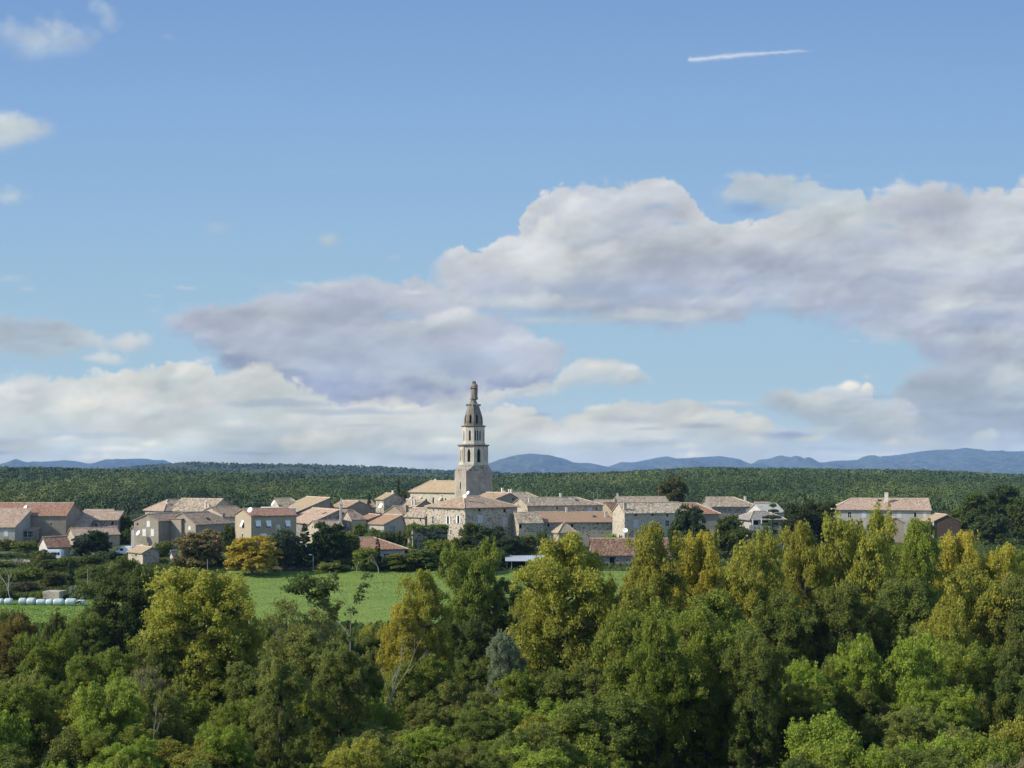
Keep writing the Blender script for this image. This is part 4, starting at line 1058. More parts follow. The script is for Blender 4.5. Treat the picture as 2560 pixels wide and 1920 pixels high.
for x, y in ((1083, 1300), (1120.5, 1300.5), (1146.5, 1299)): b.win('L', x, y, 5.5, 19, 'open' if x > 1100 else 'dark')
for x, y in ((1083.5, 1275.5), (1119, 1275.5), (1145, 1275)): b.win('L', x, y, 3, 6, 'slit')
b.win('R', 1200.5, 1298, 11, 19, 'pale').win('R', 1263, 1305, 13, 24, 'pale', False).win('R', 1198, 1275, 5, 7, 'dark', False).win('R', 1261.5, 1277, 6, 8, 'dark', False).win('R', 1283, 1294, 4, 4, 'slit', False).win('L', 1128, 1330, 5, 10, 'dark').finish()
b.th = .2
b = build('b27', 'house', 'house with grey shaded gable and a row of chimneys behind the manor roof', 318, 38, 1234, 1226, 1300, 1249, 'gy', 1.7, PLASTER, TILE_MIX, fr=.6, wl=10)
b.win('R', 1283, 1248, 4, 6, 'slit', False).finish(); b.chim(1280, 1223, 4, 1234, off=4).chim(1288, 1227, 5, 1234, off=6).chim(1297, 1223, 5, 1236, off=3, pots=1).chim(1305, 1219, 5, 1235, off=7)
b = build('b27b', 'house', 'far house with brown roof under the row of chimneys', 345, 14, 1285, 1280, 1350, 1246, 'gx', 1.6, PLASTER, TILE_OLD, fr=.5, wl=8, ir=3); b.finish()
b = build('b28', 'house', 'long stone house with bright cream gable and mottled tiled roof', 298, 21, 1319, 1281, 1507, 1263.5, 'gx', 1.75, RUBBLE, TILE_OLD, fr=.5, ir=5.0, oh=.35)
b.win('R', 1393, 1271, 4, 6, 'slit', False).win('R', 1475, 1274, 9, 10, 'pale', False).win('R', 1491, 1272, 4, 4, 'slit', False).finish()
b.chim(1323.5, 1245, 5, 1257, off=2.2).chim(1402, 1233, 5, 1247).skylight(1441, 1251, 9)
b = build('b29a', 'outbuilding', 'old low building with mottled pale tiles between the manor and the orange roof', 282, 12, 1297, 1293, 1357, 1307, 'gx', 2.2, RUBBLE, TILE_OLD, fr=.62, wl=8.5, oh=.3, cat='outbuilding')
b.win('R', 1301, 1316, 6, 10, 'slit', False).finish()
b = build('b29', 'house', 'long low stone house with a smooth orange brown roof', 287, 8, 1350, 1344, 1530, 1305, 'gx', 2.1, RUBBLE, TILE_ORANGE, fr=.5, wl=13, oh=.35)
for x, w, h, y in ((1352, 10, 12, 1320), (1371, 5, 7, 1313), (1430, 5, 9, 1314), (1494, 5, 6, 1308), (1325, 7, 7, 1322)):
    if x > 1350: b.win('R', x, y, w, h, 'dark', x < 1360)
b.finish(); b.chim(1416, 1268, 5, 1282).chim(1514, 1279, 5, 1291, off=3).skylight(1486, 1292, 8)
b = build('b30', 'pavilion', 'little square pigeon house with pyramid roof of pale tiles', 262, 24, 1397, 1384, 1438, 1328.5, 'gx', 1.5, PLASTER_W, TILE_SAND, fr=.5, il=1.6, ir=1.6, wl=None, oh=.35, cat='pigeon house')
b.win('R', 1420, 1333, 5, 5, 'slit', False).finish()
bm = bmesh.new(); bmesh.ops.create_uvsphere(bm, u_segments=8, v_segments=6, radius=.16); bmesh.ops.translate(bm, verts=bm.verts, vec=(b.wr / 2, b.wl / 2, b.h + 1.8)); bm_obj('finial', bm, STONE_TRIM, b.roofo)
b = build('b32', 'house', 'house with reddish brown roof and cream wall left of the tall stone gable', 312, 24, 1530, 1512, 1560, 1276, 'gx', 2.0, PLASTER_W, TILE_DARKRED, fr=.5, wl=9); b.win('R', 1541, 1281, 5, 6, 'dark', False).finish()
b.chim(1540, 1247, 7, 1260, mat=RUBBLE_L)
b = build('b32b', 'house', 'pink roofed house far back between two long roofs', 335, 20, 1500, 1496, 1542, 1266, 'gx', 1.7, PLASTER_P, TILE_PINK, fr=.5, wl=8); b.finish()
b = build('b32c', 'house', 'far stone house with long pale roof above the big mottled roof', 350, 12, 1548, 1543, 1672, 1256, 'gx', 1.5, RUBBLE_D, TILE_OLD, fr=.5, wl=9)
b.finish(); b.chim(1485, 1233, 4, 1256).chim(1618, 1244, 5, 1254).chim(1656, 1247, 7, 1256)
b = build('b31', 'house', 'high stone house with pale mottled roof and pale closed shutters', 276, 23, 1561.5, 1531, 1712, 1281.5, 'gx', 2.15, RUBBLE_L, m_tile('tiles_pale', [(.26, .18, .12), (.46, .33, .23), (.62, .50, .38), (.72, .64, .52)], (.36, .5), lichen=(.34, .29, .22), lf=.5), fr=.5, oh=.35)
b.win('R', 1590, 1310, 11, 18, 'pale').win('R', 1631, 1312, 12, 18, 'pale').win('R', 1668, 1308, 10, 14, 'dark').win('R', 1590, 1287, 5, 6, 'dark', False).win('R', 1631, 1287, 5, 6, 'dark', False).win('R', 1668, 1288, 5, 6, 'dark', False).win('R', 1593, 1343, 4, 11, 'dark', False).win('R', 1600 - 20, 1345, 5, 4, 'slit', False).finish()
b.chim(1560, 1257, 7, 1271, mat=RUBBLE_L, off=1.0)
b = build('b31r', 'house', 'house end with a rust red sweeping roof behind the dark trees', 290, 14, 1706, 1700, 1798, 1283, 'gx', 2.3, PLASTER_G, TILE_RED, fr=.5, ir=4.5, wl=9); b.finish()
b = build('b34', 'house', 'far stone house with pale hipped roof and single chimney right of the village', 318, 15, 1779, 1744, 1895, 1265.5, 'gx', 2.2, RUBBLE_D, TILE_OLD, fr=.5, ir=5.0, wl=11)
b.win('R', 1868, 1275, 8, 9, 'pale', False).win('L', 1757, 1254, 8, 4, 'slit', False).finish(); b.chim(1863, 1240, 5, 1250)
b = build('b35', 'house', 'white house with grey roof and open veranda behind the cedar', 285, 22, 1878, 1869, 1958, 1297, 'gx', 1.6, PLASTER_P, TILE_GREY, fr=.45, wl=9, ir=2.5, il=2.2, oh=.7)
b.win('R', 1889, 1306, 14, 12, 'slit', False).win('R', 1911, 1306, 20, 12, 'slit', False).finish()
bm = bmesh.new(); p0, _ = b.on('R', 1873, 1313, -1.3); p1, _ = b.on('R', 1930, 1313, -1.3); box_bm(bm, p0.x, p1.x, -1.3, -1.15, p0.z - 1.3, p0.z); box_bm(bm, p0.x, p1.x, -1.15, 0, p0.z - 1.25, p0.z - 1.05); bm_obj('balcony', bm, WHITE_W, b.root)
for q in (1882, 1904): 
    bm = bmesh.new(); p, _ = b.on('R', q, 1313, -1.22); box_bm(bm, p.x - .12, p.x + .12, -1.3, -1.14, p.z, b.h - .1); bm_obj('veranda_post', bm, SHUT, b.root)
b = build('b35b', 'house', 'gable with whitish tiles rising behind the white veranda house', 300, 34, 1908, 1895, 1960, 1280, 'gx', 2.0, WHITE_W, m_tile('tiles_white', [(.45, .42, .38), (.58, .55, .50), (.66, .63, .58)]), fr=.5, wl=7); b.finish()
b = build('b35c', 'house', 'bit of red roof between the pale hipped roof and the white house', 330, 10, 1893, 1890, 1930, 1268, 'gx', 1.2, PLASTER, TILE_RED, fr=.5, wl=8); b.finish()
b = build('b36', 'farmhouse', 'long farmhouse with a wide pink tiled roof at the right end of the village', 330, 3, 2085, 2080, 2327, 1271.5, 'gx', 2.7, PLASTER_P, TILE_PINK, fr=.5, il=5.0, wl=12, oh=.6)
for x, w, h, st in ((2124, 8, 14, 'dark'), (2160, 8, 14, 'shutg'), (2205, 8, 14, 'dark'), (2248, 9, 14, 'pale'), (2288, 6, 12, 'dark'), (2312, 6, 12, 'shutg')): b.win('R', x, 1287, w, h, st)
b.win('R', 2150, 1312, 12, 18, 'door').win('R', 2300, 1312, 9, 14, 'dark').finish(); b.chim(2216, 1231, 8, 1252, off=3.5, mat=CHIM).skylight(2199, 1252, 9)
b = build('b37', 'house', 'small beige gabled house in front of the long pink roofed farmhouse', 300, 10, 2203, 2200, 2260, 1306, 'gy', 1.2, PLASTER_W, TILE_MIX, fr=.62, wl=9); b.finish()
b = build('b38', 'barn', 'open fronted barn with dark timber gable at the right', 315, 18, 2333, 2329, 2402, 1303, 'gy', 1.7, WOOD_D, TILE_SAND, fr=.5, wl=10, cat='barn')
b.finish()
bm = bmesh.new(); box_bm(bm, -.15, .1, -.25, -.02, 0, b.h); bm_obj('corner_post', bm, SHUT, b.root)
b = build('b39', 'bungalow', 'white rendered bungalow with red hipped roof beside the field', 258, 8, 886, 880, 1012, 1371, 'gx', 2.0, WHITE_W, TILE_RED, fr=.5, il=.01 + 1.2, ir=6.0, wl=9.5, oh=.7, cat='bungalow')
b.win('R', 966, 1389, 13, 9, 'dark').win('R', 915, 1388, 9, 11, 'dark').finish()
b = build('b33', 'barn', 'long barn with mossy rust brown roof in front of the high stone house', 252, 5, 1482, 1478, 1676, 1386, 'gx', 3.0, RUBBLE_D, TILE_DARKRED, fr=.5, wl=10, oh=.4, cat='barn')
b.win('R', 1530, 1400, 12, 14, 'slit', False, 'door').win('R', 1600, 1400, 10, 12, 'slit', False).finish()
b = build('hutl', 'stone_hut', 'roofless square stone hut above the white wrapped bales', 208, 60, 148, 106, 167, 1479, 'none', .1, RUBBLE_L, TILE_OLD, cat='hut', group=None)
b.finish()
b = build('ohut', 'shed', 'tiny orange walled shed beside the grey rendered house', 280, 30, 546, 539, 552, 1340, 'gx', .6, m_plain('orange_wall', (.45, .17, .07)), TILE_RED, oh=.1, cat='shed', group=None); b.finish()
b = build('wshed', 'garden_shed', 'small white garden shed with pitched roof beside the rust brown tree', 252, 30, 432, 425, 439, 1386, 'gx', .7, WHITE_W, TILE_GREY, oh=.1, cat='shed', group=None)
b.win('R', 436, 1390, 3, 4, 'slit', False).finish()

# tall flue
root = empty('chimney_stack', (PX(852.5, 290), 290, g1(PX(852, 290), 290)), .3, 'tall slender free-standing flue among the salmon roofs', 'chimney')
zt = PZ(1264, 290) - root.location.z
bm = bmesh.new(); box_bm(bm, -.27, .27, -.27, .27, -.3, zt); bm_obj('shaft', bm, CHIM, root)
bm = bmesh.new(); box_bm(bm, -.36, .36, -.36, .36, zt, zt + .25); tube(bm, [Vector((0, 0, zt + .25)), Vector((0, 0, zt + 1.9))], .12, .12, 8); bm_obj('cowl', bm, METAL, root)

# open shed with sheet roof by the field
def shed():
    Y = 245; x0, x1 = PX(1268, Y), PX(1392, Y); gzv = g1((x0 + x1) / 2, Y) - .1; zt = PZ(1402, Y) - gzv
    r = empty('field_shed', (x0, Y, gzv), .0, 'open fronted field shed with flat white metal roof below the dark trees', 'shed')
    w = x1 - x0; d = 6.0
    bm = bmesh.new(); vs = box_bm(bm, -.4, w + .4, -.5, d + .3, zt, zt + .1)
    for v in vs: v.co.z += v.co.y * .09
    for i in range(24):
        x = -.3 + i * (w + .6) / 24; vs = box_bm(bm, x, x + .12, -.5, d + .3, zt + .1, zt + .14)
        for v in vs: v.co.z += v.co.y * .09
    bm_obj('roof', bm, ZINC, r)
    for i in range(4):
        bm = bmesh.new(); x = .9 + i * (w - 1.4) / 3; box_bm(bm, x - .07, x + .07, -.05, .09, 0, zt); bm_obj('post', bm, METAL, r)
    bm = bmesh.new(); box_bm(bm, .05, w - .05, d - .1, d, 0, zt + .4); bm_obj('back_wall', bm, WOOD_D, r)
    for x in (0, w):
        bm = bmesh.new(); box_bm(bm, x - .06, x + .06, .4, d - .12, 0, zt + .05); bm_obj('side_wall', bm, WOOD_D, r)
shed()

# ---------------------------------------------------------------- bell tower
def ngon_ring(n, R, z, rot): return [(R * cos(rot + 2 * pi * i / n), R * sin(rot + 2 * pi * i / n), z) for i in range(n)]
def loft(rings, cap=True):
    bm = bmesh.new(); rs = [[bm.verts.new(p) for p in r] for r in rings]; n = len(rs[0])
    for i in range(len(rs) - 1):
        for k in range(n): bm.faces.new([rs[i][k], rs[i][(k + 1) % n], rs[i + 1][(k + 1) % n], rs[i + 1][k]])
    if cap: bm.faces.new(list(reversed(rs[0]))); bm.faces.new(rs[-1])
    bmesh.ops.recalc_face_normals(bm, faces=bm.faces); return bm
def tower():
    Y = 332; cx = 1183.5; X = PX(cx, Y + 4); m = Y / F; zb = g1(X, Y) - .5
    T = empty('bell_tower', (X, Y + 4, zb), 0, 'tall pale stone bell tower in tiers, with a tapering spire', 'bell tower')
    m = (Y + 4) / F
    Z = lambda py: PZ(py, Y + 4) - zb
    ph = radians(26); s = 71 * m / 1.0; hs = s / 2
    c26, s26 = cos(ph), sin(ph)
    def sq(h, z): return [(c26 * x - s26 * y, s26 * x + c26 * y, z) for x, y in ((-h, -h), (h, -h), (h, h), (-h, h))]
    bm = loft([sq(hs * 1.02, 0), sq(hs * 1.0, Z(1178))])
    base = bm_obj('base', bm, TOWER_LO, T)
    # lancet in the left face of the base
    def face_m(ang, r, z):  # frame whose +y points inward from the face with outward direction ang
        o = Vector((cos(ang), sin(ang), 0)); x = Vector((-sin(ang), cos(ang), 0))
        M = Matrix(((x.x, -o.x, 0, 0), (x.y, -o.y, 0, 0), (0, 0, 1, 0), (0, 0, 0, 1))); M.translation = Vector((o.x * r, o.y * r, z)); return M
    aL = ph + pi; aR = ph - pi / 2
    def cutter(ang, r, z, w, h, dx=0, d=.9, box=False):
        b_ = bmesh.new()
        if box: box_bm(b_, -w / 2, w / 2, -.3, d, -h / 2, h / 2)
        else: arch_prism(b_, w, h, -.3, d)
        bmesh.ops.translate(b_, verts=b_.verts, vec=(dx, 0, 0)); bmesh.ops.transform(b_, verts=b_.verts, matrix=face_m(ang, r, z)); return b_
    bpy.context.view_layer.update()
    carve(base, [cutter(aL, hs, Z(1213), .9, 19 * m, .05, .6), cutter(aL, hs, Z(1227), .3, .3, 0, .4, True), cutter(aR, hs, Z(1186), 1.0, .22, -.5, .25, True), cutter(aR, hs, Z(1185), .9, .22, 1.6, .25, True)])
    def recess(name, ang, r, z, w, h, dx=0, d=.5, mat=HOLE, parent=None):
        b_ = bmesh.new(); arch_prism(b_, w * .98, h * .99, d, d + .05); bmesh.ops.translate(b_, verts=b_.verts, vec=(dx, 0, 0)); bmesh.ops.transform(b_, verts=b_.verts, matrix=face_m(ang, r, z)); return bm_obj(name, b_, mat, parent)
    recess('louvre', aL, hs, Z(1213), .9, 19 * m, .05, .5, HOLE, base)
    rot = -pi / 2 + radians(4) * 1.0
    R2, R3 = 36.2 * m, 28.6 * m
    # broaches: square shrinking to the octagon, as a weathered slope
    def sq8(h, z, cut):
        pts = []
        for (x, y) in ((-h, -h), (h, -h), (h, h), (-h, h)):
            ax = (cut if x < 0 else -cut); ay = (cut if y < 0 else -cut)
            a_, b_ = (x + ax, y), (x, y + ay)
            pts += [b_, a_] if (x < 0) == (y < 0) else [a_, b_]
        return [(c26 * x - s26 * y, s26 * x + c26 * y, z) for x, y in pts]
    bm = loft([sq8(hs, Z(1178.2), .02), sq8(hs * .995, Z(1174), hs * .18), sq8(hs * .98, Z(1167), hs * .46), sq8(hs * .96, Z(1161), hs * .57)])
    bm_obj('broach', bm, TOWER_BR, T)
    st2 = bm_obj('belfry', loft([ngon_ring(8, R2 * 1.04, Z(1163), rot), ngon_ring(8, R2 * 1.04, Z(1158), rot), ngon_ring(8, R2 * .985, Z(1157), rot), ngon_ring(8, R2 * .975, Z(1116), rot)]), TOWER_ST, T)
    bpy.context.view_layer.update()
    ap = cos(pi / 8); cuts = []; rec = []
    for i in range(8):
        a = rot + pi / 8 + i * pi / 4
        if i % 4 in (0,): sp = [(0, 1.08, 34)]
        elif i % 4 == 3: sp = [(0, .85, 32)]
        else: sp = [(-.55, .42, 31), (.55, .42, 31)]
        for dx, w, h in sp:
            cuts.append(cutter(a, R2 * ap, Z(1139), w, h * m, dx, .7)); rec.append((a, R2 * ap, Z(1139), w, h * m, dx))
    carve(st2, cuts)
    for (a, r, z, w, h, dx) in rec: recess('louvre', a, r, z, w, h, dx, .62, HOLE, st2)
    bm = loft([ngon_ring(8, R2 * .98, Z(1131.5), rot), ngon_ring(8, R2 * 1.01, Z(1131), rot), ngon_ring(8, R2 * 1.01, Z(1129.8), rot), ngon_ring(8, R2 * .98, Z(1129), rot)])
    cor2 = bm_obj('cornice', loft([ngon_ring(8, R2 * .98, Z(1117), rot), ngon_ring(8, R2 * 1.0, Z(1116), rot), ngon_ring(8, R2 * 1.07, Z(1115), rot), ngon_ring(8, R2 * 1.11, Z(1114), rot), ngon_ring(8, R2 * 1.11, Z(1112), rot), ngon_ring(8, R3 * 1.03, Z(1111), rot)]), SPIRE_ST, T)
    bm.free()
    # corner shafts of the belfry
    for i in range(8):
        a = rot + i * pi / 4; bm = bmesh.new(); p = Vector((cos(a) * R2 * .985, sin(a) * R2 * .985, 0))
        tube(bm, [p + Vector((0, 0, Z(1157.2))), p + Vector((0, 0, Z(1117)))], .17, .16, 6); bm_obj('corner_shaft', bm, TOWER_ST, st2)
    st3 = bm_obj('upper_stage', loft([ngon_ring(8, R3 * 1.02, Z(1112), rot), ngon_ring(8, R3 * 1.02, Z(1107), rot), ngon_ring(8, R3 * .985, Z(1106), rot), ngon_ring(8, R3 * .985, Z(1067), rot)]), TOWER_ST, T)
    bpy.context.view_layer.update(); cuts = []; rec = []
    for i in range(8):
        a = rot + pi / 8 + i * pi / 4
        if i % 4 == 0: sp = [(-.72, .46, 26), (0, .46, 26), (.72, .46, 26)]
        elif i % 4 == 3: sp = [(0, .62, 26)]
        else: sp = [(0, .5, 26)]
        for dx, w, h in sp:
            cuts.append(cutter(a, R3 * ap, Z(1089), w, h * m, dx, .6)); rec.append((a, R3 * ap, Z(1089), w, h * m, dx))
    carve(st3, cuts)
    for q, (a, r, z, w, h, dx) in enumerate(rec): recess('louvre', a, r, z, w, h, dx, .52, HOLE, st3)
    bm_obj('cornice', loft([ngon_ring(8, R3 * .99, Z(1068), rot), ngon_ring(8, R3 * 1.03, Z(1067), rot), ngon_ring(8, R3 * 1.10, Z(1066), rot), ngon_ring(8, R3 * 1.10, Z(1064.2), rot), ngon_ring(8, 23.4 * m, Z(1063.4), rot)]), SPIRE_ST, T)
    Rs = 23.6 * m
    prof = [(1064, 1.0), (1056, 1.0), (1055, 1.02), (1053.5, 1.02), (1053, .99), (1046, .985), (1040, .93), (1033, .84), (1026, .745), (1019, .655), (1014, .60)]
    sp = bm_obj('spire', loft([ngon_ring(8, Rs * r, Z(y), rot) for y, r in prof]), SPIRE_ST, T)
    bpy.context.view_layer.update()
    cc = []
    for i in range(8): 
        a = rot + pi / 8 + i * pi / 4
        cc.append(cutter(a, Rs * .97 * ap, Z(1048), .66, 23 * m, 0, .75))
    carve(sp, cc)
    for i in range(8): recess('louvre', rot + pi / 8 + i * pi / 4, Rs * .97 * ap, Z(1048), .62, 22.5 * m, 0, .66, HOLE, sp)
    # gargoyle brackets under the statue
    for i in range(8):
        a = rot + i * pi / 4; bm = bmesh.new(); L_ = 18.5 * m if i % 2 == 0 else 15 * m
        vs = box_bm(bm, 9 * m, L_, -.22, .22, Z(1016), Z(1010.6))
        for v in vs:
            if v.co.x > L_ - .1 and v.co.z < Z(1014): v.co.z += .18
        bmesh.ops.rotate(bm, verts=bm.verts, cent=(0, 0, 0), matrix=Matrix.Rotation(a, 3, 'Z')); bm_obj('gargoyle', bm, SPIRE_ST, T)
    bm_obj('pedestal', loft([ngon_ring(8, 13.6 * m, Z(1014.5), rot), ngon_ring(8, 12.5 * m, Z(1011), rot), ngon_ring(8, 9.2 * m, Z(1007), rot), ngon_ring(8, 7.2 * m, Z(1002), rot), ngon_ring(8, 7.4 * m, Z(1000.6), rot), ngon_ring(8, 8.0 * m, Z(1000), rot), ngon_ring(8, 8.0 * m, Z(998.8), rot)]), SPIRE_ST, T)
    # small buttress between bracket and pedestal
    for i in range(0, 8, 2):
        a = rot + i * pi / 4; bm = bmesh.new(); vs = box_bm(bm, 7 * m, 12 * m, -.12, .12, Z(1012), Z(1003))
        for v in vs:
            if v.co.x > 10 * m and v.co.z > Z(1008): v.co.x = 7.6 * m
        bmesh.ops.rotate(bm, verts=bm.verts, cent=(0, 0, 0), matrix=Matrix.Rotation(a, 3, 'Z')); bm_obj('buttress', bm, SPIRE_ST, T)
    # statue: robed standing figure with a veil, hands joined in front
    S_ = empty('statue', (X + 2.0 * m, Y + 4, zb + Z(998.8)), radians(-35), 'stone statue of a veiled robed figure standing on top of the spire', 'statue')
    hh = (998.8 - 952) * m; nseg = 28; rings = []
    prof = [(0, .205, .19), (.03, .215, .195), (.08, .20, .185), (.18, .185, .17), (.32, .186, .17), (.45, .190, .17), (.58, .196, .165), (.68, .194, .158), (.75, .205, .158), (.79, .180, .142), (.815, .150, .132), (.835, .125, .122), (.855, .115, .118), (.88, .112, .12), (.91, .11, .12), (.94, .10, .108), (.97, .072, .08), (.988, .04, .045), (1.0, .008, .008)]
    bm = bmesh.new()
    for (t, rx, ry) in prof:
        r_ = []
        for k in range(nseg):
            a = 2 * pi * k / nseg; fold = 1 + (.09 * max(0, 1 - t * 1.35)) * sin(a * 7 + t * 3) + (.035 if t < .8 else 0) * sin(a * 11 + 1)
            fx = .018 * hh * sin(t * 6)
            r_.append(bm.verts.new((cos(a) * rx * hh * fold, sin(a) * ry * hh * fold - (.02 * hh if t > .82 else 0), t * hh)))
        rings.append(r_)
    for i in range(len(rings) - 1):
        for k in range(nseg): bm.faces.new([rings[i][k], rings[i][(k + 1) % nseg], rings[i + 1][(k + 1) % nseg], rings[i + 1][k]])
    bm.faces.new(list(reversed(rings[0]))); bm.faces.new(rings[-1])
    bm_obj('figure', bm, SPIRE_ST, S_, True)
    for sg in (-1, 1):     # sleeves coming together at the joined hands
        bm = bmesh.new(); tube(bm, [Vector((sg * .16 * hh, 0, .72 * hh)), Vector((sg * .17 * hh, -.06 * hh, .60 * hh)), Vector((sg * .09 * hh, -.17 * hh, .60 * hh)), Vector((sg * .015 * hh, -.21 * hh, .66 * hh))], .062 * hh, .03 * hh, 8); bm_obj('arm', bm, SPIRE_ST, S_, True)
    bm = bmesh.new(); tube(bm, [Vector((0, -.20 * hh, .63 * hh)), Vector((0, -.215 * hh, .735 * hh))], .028 * hh, .012 * hh, 8); bm_obj('joined_hands', bm, SPIRE_ST, S_, True)
    bm = bmesh.new()   # face under the edge of the veil
    bmesh.ops.create_uvsphere(bm, u_segments=12, v_segments=8, radius=.066 * hh)
    for v in bm.verts: v.co = (v.co.x * .85, v.co.y * .75 - .085 * hh - .02 * hh, v.co.z * 1.25 + .905 * hh)
    nose = bmesh.ops.create_cone(bm, cap_ends=True, segments=5, radius1=.014 * hh, radius2=.003 * hh, depth=.035 * hh); bmesh.ops.translate(bm, verts=nose['verts'], vec=(0, -.158 * hh, .905 * hh))
    bm_obj('face', bm, SPIRE_ST, S_, True)
    bm = bmesh.new(); tube(bm, [Vector((0, 0, hh * .98)), Vector((0, 0, hh * 1.16))], .03, .015, 5); bm_obj('lightning_rod', bm, METAL, S_)
tower()

# ---------------------------------------------------------------- dishes and aerials
for a in [(64, 1269, 303, .55, 'white dish standing on the ridge of the long farmhouse', -30), (346, 1333, 284.5, .62, 'white dish on the gable of the tall grey house', -40),
          (625.5, 1275.5, 262.5, .6, 'white dish on the roof edge of the large beige house', -20), (684, 1258.6, 318, .75, 'white dish on the ruinous shaggy roofed house', -60),
          (952, 1265, 321, .7, 'white dish on the pale wall of the narrow tall house', -40), (1170, 1232.5, 286, .46, 'upper of two white dishes above the manor roof', -40),
          (1162, 1241, 285.5, .50, 'lower of two white dishes above the manor roof', -20), (1564, 1326.5, 274, .52, 'round white dish at the corner of the high stone house', -10),
          (1067.5, 1268.5, 291, .3, 'little dish beside the manor eaves', -30)][:8]:
    dish(*a)
for a in [(632, 1254, 1276, 266, 'thin aerial over the large beige house'), (1298, 1220, 1252, 300, 'thin tall aerial beside the cream gable'), (1484, 1230, 1258, 310, 'aerial over the right end of the long mottled roof'), (1494, 1221, 1256, 312, 'taller aerial with a small box right of the long mottled roof'),
          (1646, 1225, 1258, 350, 'aerial by the yellow green tree behind the roofs'), (581, 1272, 1287, 300, 'short aerial by the stone gable')]:
    aerial(*a)
# ---------------------------------------------------------------- trees: unit prototypes, then one thing per tree
def tube_np(pts, r0, r1, seg=6):
    pts = np.asarray(pts, float); n = len(pts); out = []
    for i in range(n):
        d = pts[min(i + 1, n - 1)] - pts[max(i - 1, 0)]; d /= (np.linalg.norm(d) + 1e-9)
        u = np.cross(d, [0, 0, 1.]) if abs(d[2]) < .95 else np.cross(d, [1., 0, 0]); u /= np.linalg.norm(u); w = np.cross(d, u)
        r = r0 + (r1 - r0) * (i / (n - 1)) ** .8; a = np.arange(seg) * 2 * pi / seg
        out.append(pts[i] + r * (np.cos(a)[:, None] * u + np.sin(a)[:, None] * w))
    Vt = np.concatenate(out); fc = []
    for i in range(n - 1):
        for k in range(seg): fc.append((i * seg + k, i * seg + (k + 1) % seg, (i + 1) * seg + (k + 1) % seg, (i + 1) * seg + k))
    return Vt, np.array(fc)

def join_tubes(L):
    V_, F_, o = [], [], 0
    for v, f in L: V_.append(v); F_.append(f + o); o += len(v)
    return np.concatenate(V_), np.concatenate(F_)

def make_leaves(rng, C, R, nleaf, size, vs=1.0, out=.55, shell=.55, droop=0.0, hy=.25):
    """leaves on clumps: C centres, R radii"""
    R = np.asarray(R); w = R ** 2; cnt = np.maximum(3, (w / w.sum() * nleaf).astype(int)); idx = np.repeat(np.arange(len(C)), cnt)
    n = len(idx); d = rng.normal(0, 1, (n, 3)); d /= np.linalg.norm(d, axis=1, keepdims=True)
    low = d[:, 2] < -.35; d[low, 2] *= -.6
    rr = R[idx] * (shell * .8 + (1.08 - shell * .8) * rng.random(n) ** .7) * (1 + .75 * rng.random(n) ** 5)
    P = C[idx] + d * rr[:, None] * np.array([1, 1, vs])
    P[:, 2] -= droop * R[idx] * (d[:, 0] ** 2 + d[:, 1] ** 2) * rng.random(n)
    nr = d * out + rng.normal(0, .5, (n, 3)) + np.array([0, 0, .15]); nr /= np.linalg.norm(nr, axis=1, keepdims=True)
    up = rng.normal(0, 1, (n, 3)); a = np.cross(nr, up); a /= np.linalg.norm(a, axis=1, keepdims=True); b = np.cross(nr, a)
    s = size * rng.uniform(.6, 1.35, (n, 1))
    q = np.stack([P + a * s * .62, P + b * s * .42, P - a * s * .62, P - b * s * .42], 1)
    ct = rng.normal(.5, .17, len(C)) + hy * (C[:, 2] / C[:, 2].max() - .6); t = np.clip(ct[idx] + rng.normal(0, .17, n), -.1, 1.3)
    return q.reshape(-1, 3), t

